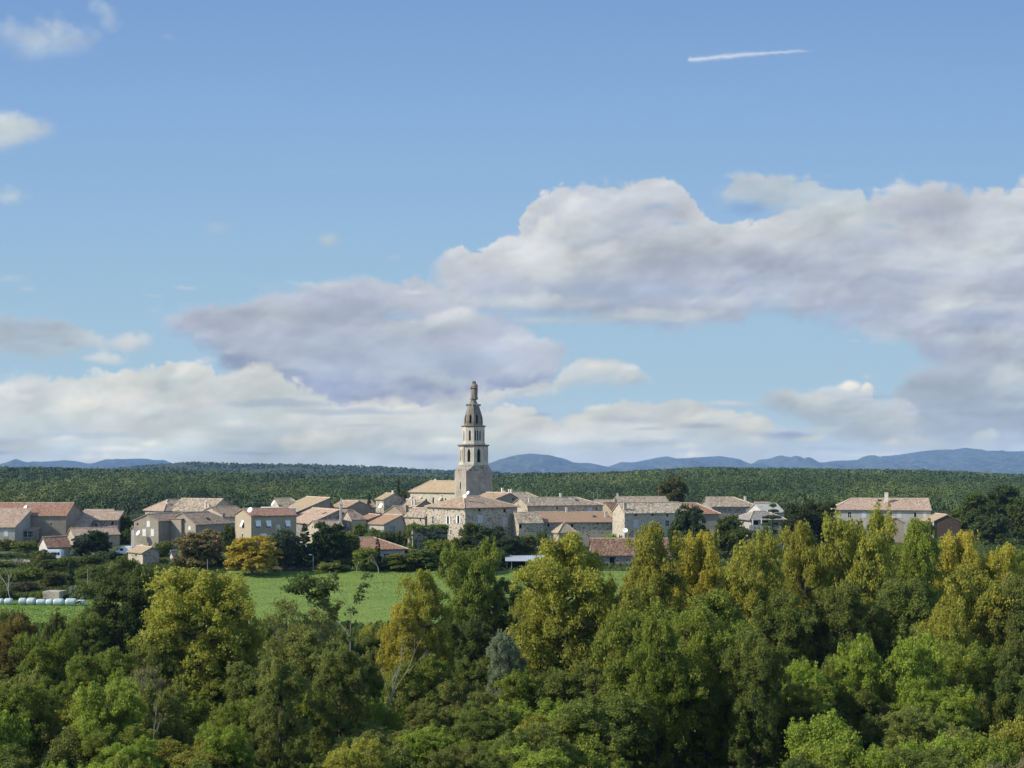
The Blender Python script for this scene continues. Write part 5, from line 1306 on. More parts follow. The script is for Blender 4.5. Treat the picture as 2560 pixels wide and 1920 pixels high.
def crown_shape(rng, kind, H, R):
    """clump centres, radii and lobe axes for a crown of height H and radius R standing on z=0"""
    C, Rr = [], []
    def lobe(c, rx, rz, n, rc):
        for _ in range(n):
            d = rng.normal(0, 1, 3); d /= np.linalg.norm(d)
            if d[2] < -.5: d[2] *= -1
            k = .55 + .45 * rng.random() ** .5
            C.append([c[0] + d[0] * rx * k, c[1] + d[1] * rx * k, c[2] + d[2] * rz * k]); Rr.append(rc * rng.uniform(.65, 1.3))
    lobes = []
    if kind == 'poplar':
        def w(t): return R * max(.1, 1 - (abs(t - .46) / .60) ** 2.3) ** .5
        nl = 30; heads = [(rng.uniform(0, 2 * pi), rng.uniform(.0, .42), rng.uniform(.90, 1.0)) for _ in range(5)]
        for i in range(nl):
            t = .12 + .72 * ((i + .5) / nl) ** .85; a = i * 2.4 + rng.uniform(-.6, .6); rr = w(t) * rng.uniform(.35, .86)
            lobes.append((np.array([cos(a) * rr, sin(a) * rr, H * t + rng.uniform(-.03, .03) * H]), R * rng.uniform(.22, .36), H * rng.uniform(.05, .10)))
        for (a, q, t) in heads:
            for k in range(3):
                tt = t - .07 - .085 * k; lobes.append((np.array([cos(a) * q * R, sin(a) * q * R, H * tt]), R * (.15 + .06 * k), H * .06))
        for j, (c, rx, rz) in enumerate(lobes):
            lobe(c, rx * 1.08, rz * 1.1, 15, R * .098)
            for q in range(4):
                a = rng.uniform(0, 2 * pi); k = rng.random() * rx * .8
                for u in range(4): C.append([c[0] + cos(a) * k, c[1] + sin(a) * k, c[2] + rz * (.75 + .28 * u)]); Rr.append(R * (.062 - .010 * u))
    elif kind in ('round', 'full'):
        nl = 13 if kind == 'round' else 16
        for i in range(nl):
            t = (i + .5) / nl; z = H * ((.30 + .58 * t) if kind == 'round' else (.15 + .73 * t)); w = R * sqrt(max(.05, 1 - ((z / H - (.55 if kind == 'round' else .46)) / .50) ** 2)); a = i * 2.4 + rng.uniform(-.4, .4); rr = w * rng.uniform(.35, .72)
            lobes.append((np.array([cos(a) * rr, sin(a) * rr, z]), R * rng.uniform(.30, .44), H * .14))
        for c, rx, rz in lobes:
            lobe(c, rx * 1.05, rz * 1.1, 22, R * .115)
            for q in range(3):
                a = rng.uniform(0, 2 * pi); k = rng.random() * rx * .9
                for u in range(3): C.append([c[0] + cos(a) * k * 1.05, c[1] + sin(a) * k * 1.05, c[2] + rz * (.85 + .25 * u)]); Rr.append(R * (.075 - .015 * u))
    elif kind == 'shrub':
        for i in range(9):
            a = i * 2.4 + rng.uniform(-.5, .5); rr = R * rng.uniform(.1, .66); z = H * (.30 + .42 * rng.random() * (1 - rr / R * .5)); lobes.append((np.array([cos(a) * rr, sin(a) * rr, z]), R * .36, H * .24))
        for c, rx, rz in lobes:
            lobe(c, rx, rz, 20, R * .13)
            for q in range(3):
                a = rng.uniform(0, 2 * pi); k = rng.random() * rx * .9
                for u in range(3): C.append([c[0] + cos(a) * k, c[1] + sin(a) * k, c[2] + rz * (.8 + .28 * u)]); Rr.append(R * (.085 - .018 * u))
        for _ in range(30): a = rng.uniform(0, 2 * pi); rr = R * sqrt(rng.random()) * .9; C.append([cos(a) * rr, sin(a) * rr, H * .16 * rng.random() + .05 * H]); Rr.append(R * .18)
    elif kind == 'column':
        for i in range(90):
            t = rng.random(); w = R * (.25 + .75 * sin(pi * min(1, t * .8 + .15))) * (1 if t < .85 else (1 - t) / .15 + .1); a = rng.uniform(0, 2 * pi); k = sqrt(rng.random()) * .75
            C.append([cos(a) * w * k, sin(a) * w * k, H * (.03 + .95 * t)]); Rr.append(R * .30)
        lobes.append((np.array([0, 0, H * .5]), R * .5, H * .5))
    elif kind == 'cone':
        for i in range(150):
            t = rng.random() ** 1.3; w = R * (1.02 - t) ** .85; a = rng.uniform(0, 2 * pi); k = .45 + .5 * rng.random()
            C.append([cos(a) * w * k, sin(a) * w * k, H * (.06 + .92 * t)]); Rr.append(max(.1, R * .17 * (1.15 - t * .7)))
        lobes.append((np.array([0, 0, H * .4]), R * .4, H * .4))
    elif kind == 'cedar':
        for j, z in enumerate((.34, .5, .64, .77, .88, .97)):
            w = R * (1.05, .95, .75, .55, .36, .16)[j]
            for i in range(22 if j < 4 else 9):
                a = rng.uniform(0, 2 * pi); k = sqrt(rng.random()); C.append([cos(a) * w * k, sin(a) * w * k, H * z - H * .03 * k]); Rr.append(R * .13)
            lobes.append((np.array([0, 0, H * z]), w * .8, H * .02))
    elif kind == 'sparse':
        for i in range(16):
            a = i * 2.4 + rng.uniform(-.5, .5); t = rng.random(); rr = R * rng.uniform(.3, .95) * (1 - .4 * t); lobes.append((np.array([cos(a) * rr, sin(a) * rr, H * (.35 + .6 * t)]), R * .2, H * .07))
        for c, rx, rz in lobes: lobe(c, rx, rz, 6, R * .13)
    elif kind == 'hedge':
        for i in range(120):
            C.append([rng.uniform(-1, 1) * R, rng.uniform(-.35, .35) * R, H * (.12 + .74 * rng.random())]); Rr.append(min(R * .18, H * .2))
        lobes.append((np.array([0, 0, H * .4]), R * .4, H * .3))
    return np.array(C), np.array(Rr), lobes

def make_wood(rng, kind, H, R, C, lobes, r):
    L = []
    if kind in ('column', 'cone', 'cedar'):
        L.append(tube_np([(0, 0, -.3), (0, 0, H * .5), (0, 0, H * .97)], r, r * .15, 7))
        if kind == 'cedar':
            for c in C[::2]: L.append(tube_np([(0, 0, c[2] - .03 * H), (c[0] * .5, c[1] * .5, c[2] - .01 * H), c], r * .22, r * .06, 4))
        return join_tubes(L)
    if kind in ('hedge', 'shrub'):
        for c, rx, rz in lobes[:7]:
            L.append(tube_np([(c[0] * .15, c[1] * .15, -.2), (c[0] * .4, c[1] * .4, c[2] * .4), c], r * .5, r * .12, 5))
        return join_tubes(L)
    n = 8; wob = rng.normal(0, .018 * H, (n, 2)).cumsum(0) * .5; tr = []
    for i in range(n):
        t = i / (n - 1); tr.append((wob[i, 0] * t, wob[i, 1] * t, -.4 + (H * .86 + .4) * t))
    tr = np.array(tr); L.append(tube_np(tr, r, r * .14, 8))
    def at(z): return np.array([np.interp(z, tr[:, 2], tr[:, i]) for i in range(3)])
    for c, rx, rz in lobes:
        z0 = c[2] - (rz * .9 if kind == 'poplar' else H * .20) ; z0 = max(H * .12, min(z0, H * .7)); s = at(z0); e = c + np.array([0, 0, rz * (.6 if kind == 'poplar' else .3)])
        mid = s * .45 + c * .55; mid[2] = s[2] + (c[2] - s[2]) * .4
        L.append(tube_np([s, mid, c * .85 + e * .15, e], r * .36, r * .07, 6))
        k = np.argsort(((C - c) ** 2).sum(1))[:9]
        for q in C[k]:
            b0 = mid * .35 + c * .65 if rng.random() < .5 else c
            L.append(tube_np([b0, (b0 + q) / 2 + rng.normal(0, .02 * H, 3) * .4, q], r * .11, r * .03, 4))
    return join_tubes(L)

PROTO = {}
def proto(key, kind, H, R, nleaf, size, seed, vs=1.0, r=.3, mat=None, bark=None, **kw):
    rng = np.random.default_rng(seed); C, Rr, lobes = crown_shape(rng, kind, H, R)
    if kind in ('hedge',): vs = .9
    v, t = make_leaves(rng, C, Rr, nleaf, size, vs, **kw)
    n = len(v) // 4
    o = np_mesh('crown', v, np.arange(n * 4).reshape(n, 4), mat or LEAF, {'tint': ('FACE', 'FLOAT', t)})
    wv, wf = make_wood(rng, kind, H, R, C, lobes, r)
    o2 = np_mesh('trunk', wv, wf, bark or BARK, smooth=True)
    PROTO[key] = (o.data, o2.data, H, R)
    bpy.data.objects.remove(o); bpy.data.objects.remove(o2)

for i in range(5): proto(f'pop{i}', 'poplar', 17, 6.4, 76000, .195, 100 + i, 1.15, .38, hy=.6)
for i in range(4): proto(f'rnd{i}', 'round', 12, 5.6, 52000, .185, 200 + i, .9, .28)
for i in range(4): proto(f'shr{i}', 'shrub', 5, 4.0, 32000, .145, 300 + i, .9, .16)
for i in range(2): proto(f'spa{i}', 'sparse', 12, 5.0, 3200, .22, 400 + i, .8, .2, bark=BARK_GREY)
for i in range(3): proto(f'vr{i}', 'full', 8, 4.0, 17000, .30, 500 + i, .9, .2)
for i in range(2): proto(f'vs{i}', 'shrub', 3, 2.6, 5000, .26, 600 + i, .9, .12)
proto('cone0', 'cone', 13, 3.2, 9000, .34, 700, .6, .22, mat=NEEDLE, droop=.5)
proto('col0', 'column', 7, 1.0, 3500, .26, 710, 1.6, .12, mat=NEEDLE)
proto('ced0', 'cedar', 10, 4.2, 6000, .34, 720, .35, .25, mat=NEEDLE)
proto('hed0', 'hedge', 2.2, 4.0, 6000, .24, 730, .8, .1)

# leaf colours (reflectance)
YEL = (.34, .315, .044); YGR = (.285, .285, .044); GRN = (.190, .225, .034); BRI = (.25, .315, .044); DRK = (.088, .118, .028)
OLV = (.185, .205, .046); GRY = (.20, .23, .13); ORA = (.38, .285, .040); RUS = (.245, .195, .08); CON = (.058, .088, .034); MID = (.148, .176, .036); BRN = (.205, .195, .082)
GLD = (.36, .325, .046)
NAMES = {'pop': ('poplar_tree', 'tree'), 'rnd': ('broadleaf_tree', 'tree'), 'shr': ('shrub', 'shrub'), 'spa': ('twiggy_tree', 'tree'), 'vr': ('garden_tree', 'tree'), 'vs': ('garden_shrub', 'shrub'),
         'cone': ('conifer_tree', 'conifer'), 'col': ('cypress_tree', 'cypress'), 'ced': ('cedar_tree', 'cedar'), 'hed': ('hedge', 'hedge')}
TREES = []
def plant(key, px, top, hw, Y, col, label, group=None, rz=None, name=None, base=None, bark=None):
    """top and half width are measured in the photograph; the tree stands on the ground at distance Y"""
    fam = key.rstrip('0123456789'); cd, td, H0, R0 = PROTO[key]; nm, cat = NAMES[fam]
    hw = hw * (1.22 if Y < 175 else 1.2)
    x = PX(px, Y); zg = g1(x, Y) if base is None else base; H_ = max(1.0, PZ(top, Y) - zg); R_ = hw * Y / F
    rng_ = random.Random(int(px * 7 + top * 3 + Y))
    r = empty(name or nm, (x, Y, zg - .1), rng_.uniform(0, 6.28) if rz is None else rz, label, cat, group)
    r.scale = (R_ / R0 * .93, R_ / R0 * .93, H_ / H0 * .965)
    t = bpy.data.objects.new('trunk', td); COL.objects.link(t); t.parent = r
    if bark: t.material_slots[0].link = 'OBJECT'; t.material_slots[0].material = bark
    c = bpy.data.objects.new('crown', cd); COL.objects.link(c); c.parent = r
    j = rng_.uniform(.9, 1.1); c.color = (col[0] * j, col[1] * j * rng_.uniform(.97, 1.03), col[2] * j, 1)
    TREES.append((px, top, hw, Y, label)); return r

GT = 'trees of the river wood'
P_ = plant
# hero trees of the river wood
P_('pop0', 500, 1402, 140, 112, YGR, 'big yellow green poplar with a pointed top, left of the grass field', GT)
P_('pop3', 585, 1500, 70, 114, YEL, 'yellowing lower poplar hugging the right flank of the big left poplar', GT)
P_('pop2', 400, 1560, 75, 110, OLV, 'olive poplar hugging the left flank of the big left poplar', GT)
P_('rnd0', 305, 1398, 100, 140, DRK, 'dark green tree with orange flecks below the small stone hut', GT)
P_('rnd1', 225, 1520, 70, 136, MID, 'mid green tree under the dark tree, right of the white wrapped bales', GT)
P_('pop1', 760, 1560, 110, 108, OLV, 'dull olive poplar with dark stems below the grass field', GT, bark=BARK)
P_('spa0', 700, 1490, 85, 122, OLV, 'half bare twiggy tree in front of the left part of the field', GT)
P_('spa1', 810, 1495, 70, 124, OLV, 'half bare twiggy tree in front of the middle of the field', GT)
P_('pop4', 1062, 1410, 66, 124, YGR, 'slim yellow green poplar standing before the field centre', GT)
P_('pop2', 1010, 1505, 62, 120, GLD, 'golden poplar just left of the slim yellow green one', GT)
P_('rnd2', 1180, 1350, 72, 150, GRN, 'green tree crossing the field edge below the dark garden trees', GT)
P_('rnd3', 1165, 1540, 70, 132, DRK, 'dark ivy clad tree between the slim poplar and the silvery willow', GT)
P_('rnd0', 1265, 1450, 60, 150, MID, 'green tree beside the right end of the visible field', GT)
P_('rnd1', 1262, 1575, 50, 108, GRY, 'silvery willow in the middle of the river wood', GT, name='willow_tree')
P_('pop1', 1420, 1328, 128, 118, YGR, 'big yellow green poplar in front of the pigeon house', GT)
P_('pop3', 1350, 1440, 72, 121, YGR, 'yellow green poplar flanking the field shed roof', GT)
P_('pop2', 1635, 1302, 84, 125, YGR, 'tall poplar in front of the high stone house', GT)
P_('rnd2', 1560, 1440, 70, 115, YGR, 'olive poplar below the rust brown barn', GT)
P_('rnd1', 1600, 1500, 108, 98, GRN, 'broad green poplar near the bottom centre right', GT)
P_('pop0', 1752, 1310, 66, 132, YEL, 'yellow topped poplar in front of the dark trees by the stone house', GT)
P_('rnd0', 1875, 1336, 92, 126, YGR, 'yellow green poplar below the white veranda house', GT)
P_('pop1', 1790, 1470, 118, 104, GRN, 'wide green poplar under the yellow topped one', GT)
P_('pop4', 2012, 1288, 66, 136, YGR, 'poplar left of the tallest right-hand poplar', GT)
P_('rnd2', 2150, 1268, 88, 134, YGR, 'tallest poplar in front of the long pink roofed farmhouse', GT)
P_('pop1', 2290, 1292, 72, 142, GRN, 'green poplar before the right end of the long pink roofed farmhouse', GT)
P_('pop0', 2400, 1312, 62, 150, GLD, 'orange tinted poplar in front of the open fronted barn', GT)
P_('pop3', 2505, 1345, 60, 150, YEL, 'yellowing poplar at the right below the dark tree clump', GT)
P_('rnd3', 2440, 1420, 84, 118, YGR, 'large yellow green poplar near the right edge', GT)
P_('pop2', 2545, 1430, 70, 116, OLV, 'olive poplar cut by the right edge', GT)
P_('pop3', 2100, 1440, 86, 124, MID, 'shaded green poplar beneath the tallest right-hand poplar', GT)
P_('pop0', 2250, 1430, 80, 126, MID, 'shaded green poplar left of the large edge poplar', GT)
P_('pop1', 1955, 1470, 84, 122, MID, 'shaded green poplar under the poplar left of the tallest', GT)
P_('rnd2', 1690, 1640, 110, 92, GRN, 'rounded green tree at the foot of the broad green poplar', GT)
P_('rnd3', 1500, 1735, 120, 88, MID, 'dense dark green rounded tree low in the middle of the wood', GT)
P_('rnd0', 1840, 1640, 100, 96, GRN, 'rounded green tree low between the wide poplar and the bright bushes', GT)
P_('rnd1', 1190, 1640, 66, 112, MID, 'green tree under the ivy clad tree', GT)
P_('rnd2', 880, 1640, 70, 112, MID, 'green tree behind the pale bare trunk', GT)
P_('rnd3', 1040, 1640, 80, 104, GRN, 'green tree with yellow leaves right of the pale bare trunk', GT)
P_('rnd0', 640, 1640, 75, 104, OLV, 'olive tree between the two big left-hand trees', GT)
P_('rnd2', 120, 1575, 78, 118, GRN, 'fresh green tree left of the big left poplar', GT)
P_('rnd1', 40, 1530, 56, 128, (.21, .165, .04), 'rusty green tree at the left edge below the bales', GT)
P_('shr2', 145, 1515, 42, 142, MID, 'round dark green bush just below the strip of grass at the left', GT)
P_('rnd3', 250, 1620, 80, 108, GRN, 'yellowish green tree below the dark flecked tree', GT)
P_('rnd0', 2140, 1590, 66, 104, BRI, 'bright green bushy tree in front of the tallest right-hand poplar', GT)
P_('rnd1', 2290, 1580, 80, 102, BRI, 'brightest green tree low at the right', GT)
P_('rnd2', 2420, 1600, 78, 106, GRN, 'green tree below the large edge poplar', GT)
P_('rnd3', 2530, 1620, 64, 104, MID, 'dark green tree at the right edge under the poplars', GT)
P_('rnd1', 2010, 1650, 70, 100, BRI, 'light green tree right of the wide green poplar', GT)
P_('rnd2', 1330, 1750, 90, 92, BRI, 'bright yellow green tree at the bottom centre', GT)
P_('rnd3', 1420, 1660, 90, 106, MID, 'green tree below the big centre right poplar', GT)
P_('rnd0', 60, 1700, 90, 92, GRN, 'green tree low at the left edge', GT)
P_('rnd2', 270, 1700, 92, 88, BRI, 'light green tree low under the big left poplar', GT)
P_('spa0', 370, 1660, 60, 100, BRN, 'brownish twiggy tree left of the big left poplar trunk', GT, bark=BARK_PALE)

k_ = 0
for x, t in ((1655, 1420), (1730, 1400), (1812, 1408), (1900, 1395), (1985, 1390), (2070, 1400), (2160, 1385), (2240, 1380), (2325, 1365), (2400, 1380), (2475, 1375), (2550, 1370)):
    P_('rnd%d' % (k_ % 4), x, t, 56, 178 + (k_ * 7) % 17, (MID, GRN, DRK, YGR, MID, GRN)[k_ % 6], 'rounded %s tree in the row behind the right-hand poplars, %s from the left' % (('mid green', 'fresh green', 'dark green', 'yellow green', 'mid green', 'fresh green')[k_ % 6],
        ('first', 'second', 'third', 'fourth', 'fifth', 'sixth', 'seventh', 'eighth', 'ninth', 'tenth', 'eleventh', 'twelfth')[k_]), GT); k_ += 1
P_('rnd0', 2172, 1306, 30, 190, MID, 'mid green tree in front of the middle of the long pink roofed farmhouse', GT)
P_('rnd3', 2306, 1300, 34, 188, GRN, 'fresh green tree in front of the right corner of the long pink roofed farmhouse', GT)
P_('rnd1', 1912, 1312, 44, 182, MID, 'mid green tree masking the foot of the white veranda house', GT)
P_('rnd2', 2228, 1348, 40, 176, GRN, 'green tree in front of the small beige gabled house', GT)
P_('rnd3', 2350, 1338, 42, 180, MID, 'green tree between the green poplar and the orange tinted poplar', GT)
P_('pop2', 1645, 1535, 78, 90, GRN, 'tall green poplar with dark stems rising from the bottom edge, centre right', GT)
P_('pop4', 1765, 1500, 92, 94, GRN, 'tallest of the dark stemmed poplars rising from the bottom edge', GT)
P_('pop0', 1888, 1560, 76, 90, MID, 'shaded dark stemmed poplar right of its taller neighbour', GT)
P_('pop3', 850, 1600, 70, 92, OLV, 'olive poplar near the bottom edge left of the pale bare trunk', GT)
P_('pop1', 700, 1640, 70, 88, OLV, 'dark stemmed olive tree at the bottom edge below the twiggy trees', GT)
P_('pop4', 2350, 1500, 70, 112, YGR, 'yellow green poplar between the brightest tree and the large edge poplar', GT)
# bare forked tree and ivy-hung dead tree
def branching(name, px, top, Y, base_px, seed, label, bark, levels=4, spread=.35, r0=.22, lean=0, start=.35):
    rng = np.random.default_rng(seed); x = PX(px, Y); zg = g1(x, Y); H_ = PZ(top, Y) - zg; L = []
    def grow(p, d, ln, r, lv):
        n = 4; pts = [p]; q = p
        for i in range(n):
            d = d + rng.normal(0, .10, 3); d /= np.linalg.norm(d); q = q + d * ln / n; pts.append(q)
        L.append(tube_np(pts, r, r * .62, 6))
        if lv <= 0: return
        for k in range(2 if lv > 1 else 3):
            ax = rng.normal(0, 1, 3); nd = d + np.array([ax[0], ax[1] * .6, abs(ax[2]) * .25]) * spread; nd[2] = max(nd[2], .15); nd /= np.linalg.norm(nd)
            grow(q, nd, ln * rng.uniform(.62, .85), r * .58, lv - 1)
    grow(np.array([0, 0, -.3]), np.array([lean, 0, 1.]), H_ * start, r0, levels)
    v, f = join_tubes(L); root = empty(name, (x, Y, zg), 0, label, 'tree', None)
    s = H_ / v[:, 2].max(); v = v * s
    o = np_mesh('trunk', v, f, bark, smooth=True, parent=root)
    return root, v
branching('bare_tree', 944, 1575, 96, 1810, 3, 'pale bare tree trunk forking into thin leafless limbs, low centre left', BARK_PALE, 4, .22, .11, 0, .42)
rt, v = branching('dead_tree', 905, 1425, 128, 1700, 8, 'gnarled half dead tree with crooked dark branches over the field', BARK_GREY, 5, .4, .2, -.05, .38)
rng = np.random.default_rng(9); tips = v[rng.integers(0, len(v), 70)]; tips = tips[tips[:, 2] > v[:, 2].max() * .35]
lv, lt = make_leaves(rng, tips, rng.uniform(.35, .8, len(tips)), 3800, .24); n = len(lv) // 4
o = np_mesh('ivy', lv, np.arange(n * 4).reshape(n, 4), LEAF, {'tint': ('FACE', 'FLOAT', lt)}, parent=rt); o.color = (.10, .14, .032, 1)
branching('bare_tree', 388, 1760, 84, 1860, 14, 'thin pale forked stem under the big left poplar', BARK_GREY, 3, .3, .06, .1, .4)
branching('bare_tree', 28, 1420, 205, 1510, 15, 'taller of two thin pale leafless stems at the left above the bales', BARK_PALE, 3, .16, .09, 0, .5)
branching('bare_tree', 14, 1432, 207, 1510, 16, 'shorter of two thin pale leafless stems at the left above the bales', BARK_PALE, 3, .16, .08, 0, .5)
branching('bare_tree', 946, 1384, 240, 1440, 17, 'white stemmed leafless tree at the far edge of the field', BARK_PALE, 4, .3, .13, 0, .36)
branching('bare_tree', 893, 1392, 241, 1440, 18, 'slender white stem under the light green tree at the field edge', BARK_PALE, 3, .25, .10, 0, .5)

# village trees and shrubs
GV = 'garden trees of the village'
P_('vr0', 497, 1325, 60, 246, RUS, 'rust brown round tree in front of the grey rendered house', GV)
P_('vr1', 630, 1340, 66, 238, ORA, 'orange yellow tree in front of the large beige house', GV)
P_('vr2', 712, 1322, 36, 244, (.085, .105, .055), 'grey green tree between the orange tree and the dark conifer', GV)
P_('cone0', 762, 1300, 30, 246, CON, 'dark dense conifer right of the large beige house', GV)
P_('vr1', 822, 1306, 46, 250, (.045, .068, .022), 'large dark broadleaf tree right of the conifer', GV)
P_('vr0', 868, 1330, 34, 254, MID, 'green tree partly hidden by the large dark broadleaf', GV)
P_('vs0', 896, 1302, 26, 280, MID, 'green garden tree against the stone house with dusky pink roof', GV)
P_('vs1', 938, 1317, 36, 270, MID, 'clipped green bush left of the blue green door', GV)
P_('hed0', 1000, 1326, 42, 272, DRK, 'dark clipped hedge below the blue green door', GV, rz=0)
P_('cone0', 944, 1325, 10, 253, CON, 'narrow young conifer in front of the red roofed bungalow', GV)
P_('vs1', 1030, 1303, 26, 286, MID, 'bush at the foot of the stone house left of the manor', GV)
P_('vr2', 915, 1368, 34, 243, GRN, 'light green tree in front of the red roofed bungalow', GV)
P_('vs0', 816, 1403, 36, 242, OLV, 'trimmed round olive green hedge bush at the field edge', GV)
P_('vs1', 852, 1410, 22, 243, DRK, 'dark bush right of the trimmed round hedge bush', GV)
P_('vr0', 1000, 1382, 44, 244, MID, 'dark green tree right of the bungalow', GV)
P_('vr1', 1052, 1372, 40, 248, MID, 'green tree below the ivy covered wall', GV)
P_('vr2', 1095, 1348, 36, 252, GRN, 'yellowish green tree under the bright manor wall', GV)
P_('vr0', 1188, 1307, 42, 262, DRK, 'dark tree in front of the manor corner', GV)
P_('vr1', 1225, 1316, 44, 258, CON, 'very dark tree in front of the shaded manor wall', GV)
P_('vr2', 1275, 1340, 44, 254, CON, 'dark tree mass left of the field shed', GV)
P_('vr1', 1165, 1375, 56, 240, MID, 'spreading green tree in front of the manor garden', GV)
P_('vr0', 1318, 1336, 30, 262, MID, 'green tree below the low stone house left of the pigeon house', GV)
P_('vs0', 1357, 1322, 18, 268, DRK, 'dark bush beside the barred window of the low stone house', GV)
P_('vs1', 1335, 1375, 40, 254, MID, 'green bushes behind the field shed roof', GV)
P_('vs0', 1530, 1330, 24, 262, BRI, 'bright green bush between the orange roof and the high stone house', GV)
P_('vs1', 1550, 1335, 16, 264, DRK, 'dark bush at the foot of the bright stone gable', GV)
P_('vr2', 1725, 1262, 38, 262, CON, 'dark tree in front of the rust red sweeping roof', GV)
P_('vr0', 1694, 1300, 26, 264, DRK, 'dark green tree covering the right end of the high stone house', GV)
P_('vr1', 1822, 1288, 38, 270, DRK, 'round dark tree below the pale hipped roof', GV)
P_('vr2', 1855, 1318, 30, 262, DRK, 'second dark round tree left of the white veranda house', GV)
P_('ced0', 1932, 1252, 34, 262, (.055, .085, .028), 'layered cedar in front of the white veranda house', GV)
P_('vr0', 1995, 1258, 40, 285, (.062, .075, .024), 'brownish green tree right of the cedar', GV)
P_('vr1', 2050, 1250, 50, 290, (.066, .080, .024), 'wide olive green tree left of the long pink roofed farmhouse', GV)
P_('cone0', 2012, 1226, 14, 330, CON, 'dark pointed conifer rising behind the olive green trees', GV)
P_('vr2', 2105, 1300, 30, 280, MID, 'green tree hiding the left end of the long farmhouse', GV)
P_('vr0', 2440, 1232, 42, 315, DRK, 'large dark tree right of the open fronted barn', GV)
P_('vr1', 2512, 1212, 46, 325, (.07, .10, .034), 'tallest dark tree at the right edge of the village', GV)
P_('vr2', 2480, 1285, 40, 295, (.075, .105, .034), 'dark tree in front of the tallest dark tree', GV)
P_('vr0', 2558, 1240, 34, 300, DRK, 'dark tree cut by the right edge', GV)
P_('vr1', 2400, 1270, 30, 335, MID, 'green tree behind the open fronted barn roof', GV)
P_('vr2', 1682, 1192, 40, 395, (.12, .115, .035), 'olive yellow tree standing behind the long pale roofs', GV)
P_('col0', 996, 1196, 5.5, 350, CON, 'slim dark cypress behind the narrow tall stone house', GV)
P_('vs0', 1008, 1222, 18, 348, (.07, .075, .025), 'brownish bush at the foot of the slim dark cypress', GV)
P_('col0', 922, 1232, 7, 345, CON, 'dark pointed shrub behind the pink roofs left of the church', GV)
P_('vr0', 312, 1288, 20, 312, DRK, 'dark tree filling the gap between the rubble barn and the tall grey house', GV)
P_('vs1', 318, 1320, 20, 300, DRK, 'dark bush in the gap left of the tall grey house', GV)
P_('vr1', 240, 1325, 38, 268, CON, 'nearly black garden tree in front of the low outbuilding', GV)
P_('vr2', 203, 1342, 24, 264, (.075, .095, .055), 'grey olive tree beside the nearly black garden tree', GV)
P_('vs0', 180, 1311, 20, 298, MID, 'climbing greenery at the corner of the rubble barn', GV)
P_('vs1', 20, 1344, 26, 282, OLV, 'olive shrub at the wall of the wing at the far left edge', GV)
P_('vs0', 70, 1350, 40, 278, MID, 'broad green shrub below the glazed lean-to', GV)
P_('hed0', 40, 1382, 60, 262, CON, 'long dark hedge below the long farmhouse', GV, rz=0)
P_('vs1', 105, 1372, 34, 250, (.11, .12, .03), 'yellowish shrub right of the long dark hedge', GV)
P_('vs0', 275, 1375, 34, 258, CON, 'dark shrub under the nearly black garden tree', GV)
P_('vs1', 225, 1385, 36, 252, DRK, 'dark green shrub left of the small stone hut', GV)
P_('vs0', 412, 1350, 26, 266, MID, 'green shrub against the tall grey house', GV)
P_('vs1', 392, 1365, 22, 262, DRK, 'dark shrub beside the roof of the small stone hut', GV)
P_('vr0', 572, 1312, 20, 272, DRK, 'dark tree in the corner beside the large beige house', GV)
P_('hed0', 600, 1352, 18, 256, BRI, 'bright green hedge at the bright gable of the large beige house', GV, rz=0)
P_('col0', 176, 1403, 10, 218, CON, 'dark cypress above the white wrapped bales', GV)
P_('vr1', 130, 1430, 26, 222, (.12, .12, .035), 'yellowish shrub tree left of the dark cypress', GV)
for i, (x, t, w, y, c, l) in enumerate([
    (30, 1425, 34, 226, MID, 'green thicket left of the pale leafless stems'), (75, 1415, 40, 230, MID, 'green thicket behind the pale leafless stems'), (120, 1395, 36, 240, DRK, 'dark thicket on the slope below the caravan'),
    (60, 1452, 34, 216, (.09, .08, .05), 'brownish thicket behind the leftmost bales'), (95, 1478, 20, 207, GRN, 'green bush left of the roofless stone hut'), (215, 1420, 32, 232, MID, 'green thicket right of the dark cypress'),
    (250, 1412, 26, 228, DRK, 'dark thicket at the edge of the dull meadow'), (165, 1388, 30, 246, MID, 'green thicket under the caravan'), (200, 1460, 26, 210, GRY, 'pale grey green bush right of the roofless stone hut'),
    (10, 1470, 24, 208, DRK, 'dark bush at the left edge above the bales'), (290, 1400, 24, 240, OLV, 'olive thicket below the small stone hut'), (150, 1430, 22, 224, DRK, 'dark thicket behind the dark cypress'), (5, 1400, 30, 246, MID, 'green thicket below the long dark hedge')]):
    P_('vs%d' % (i % 2), x, t, w, y, c, l, GV)

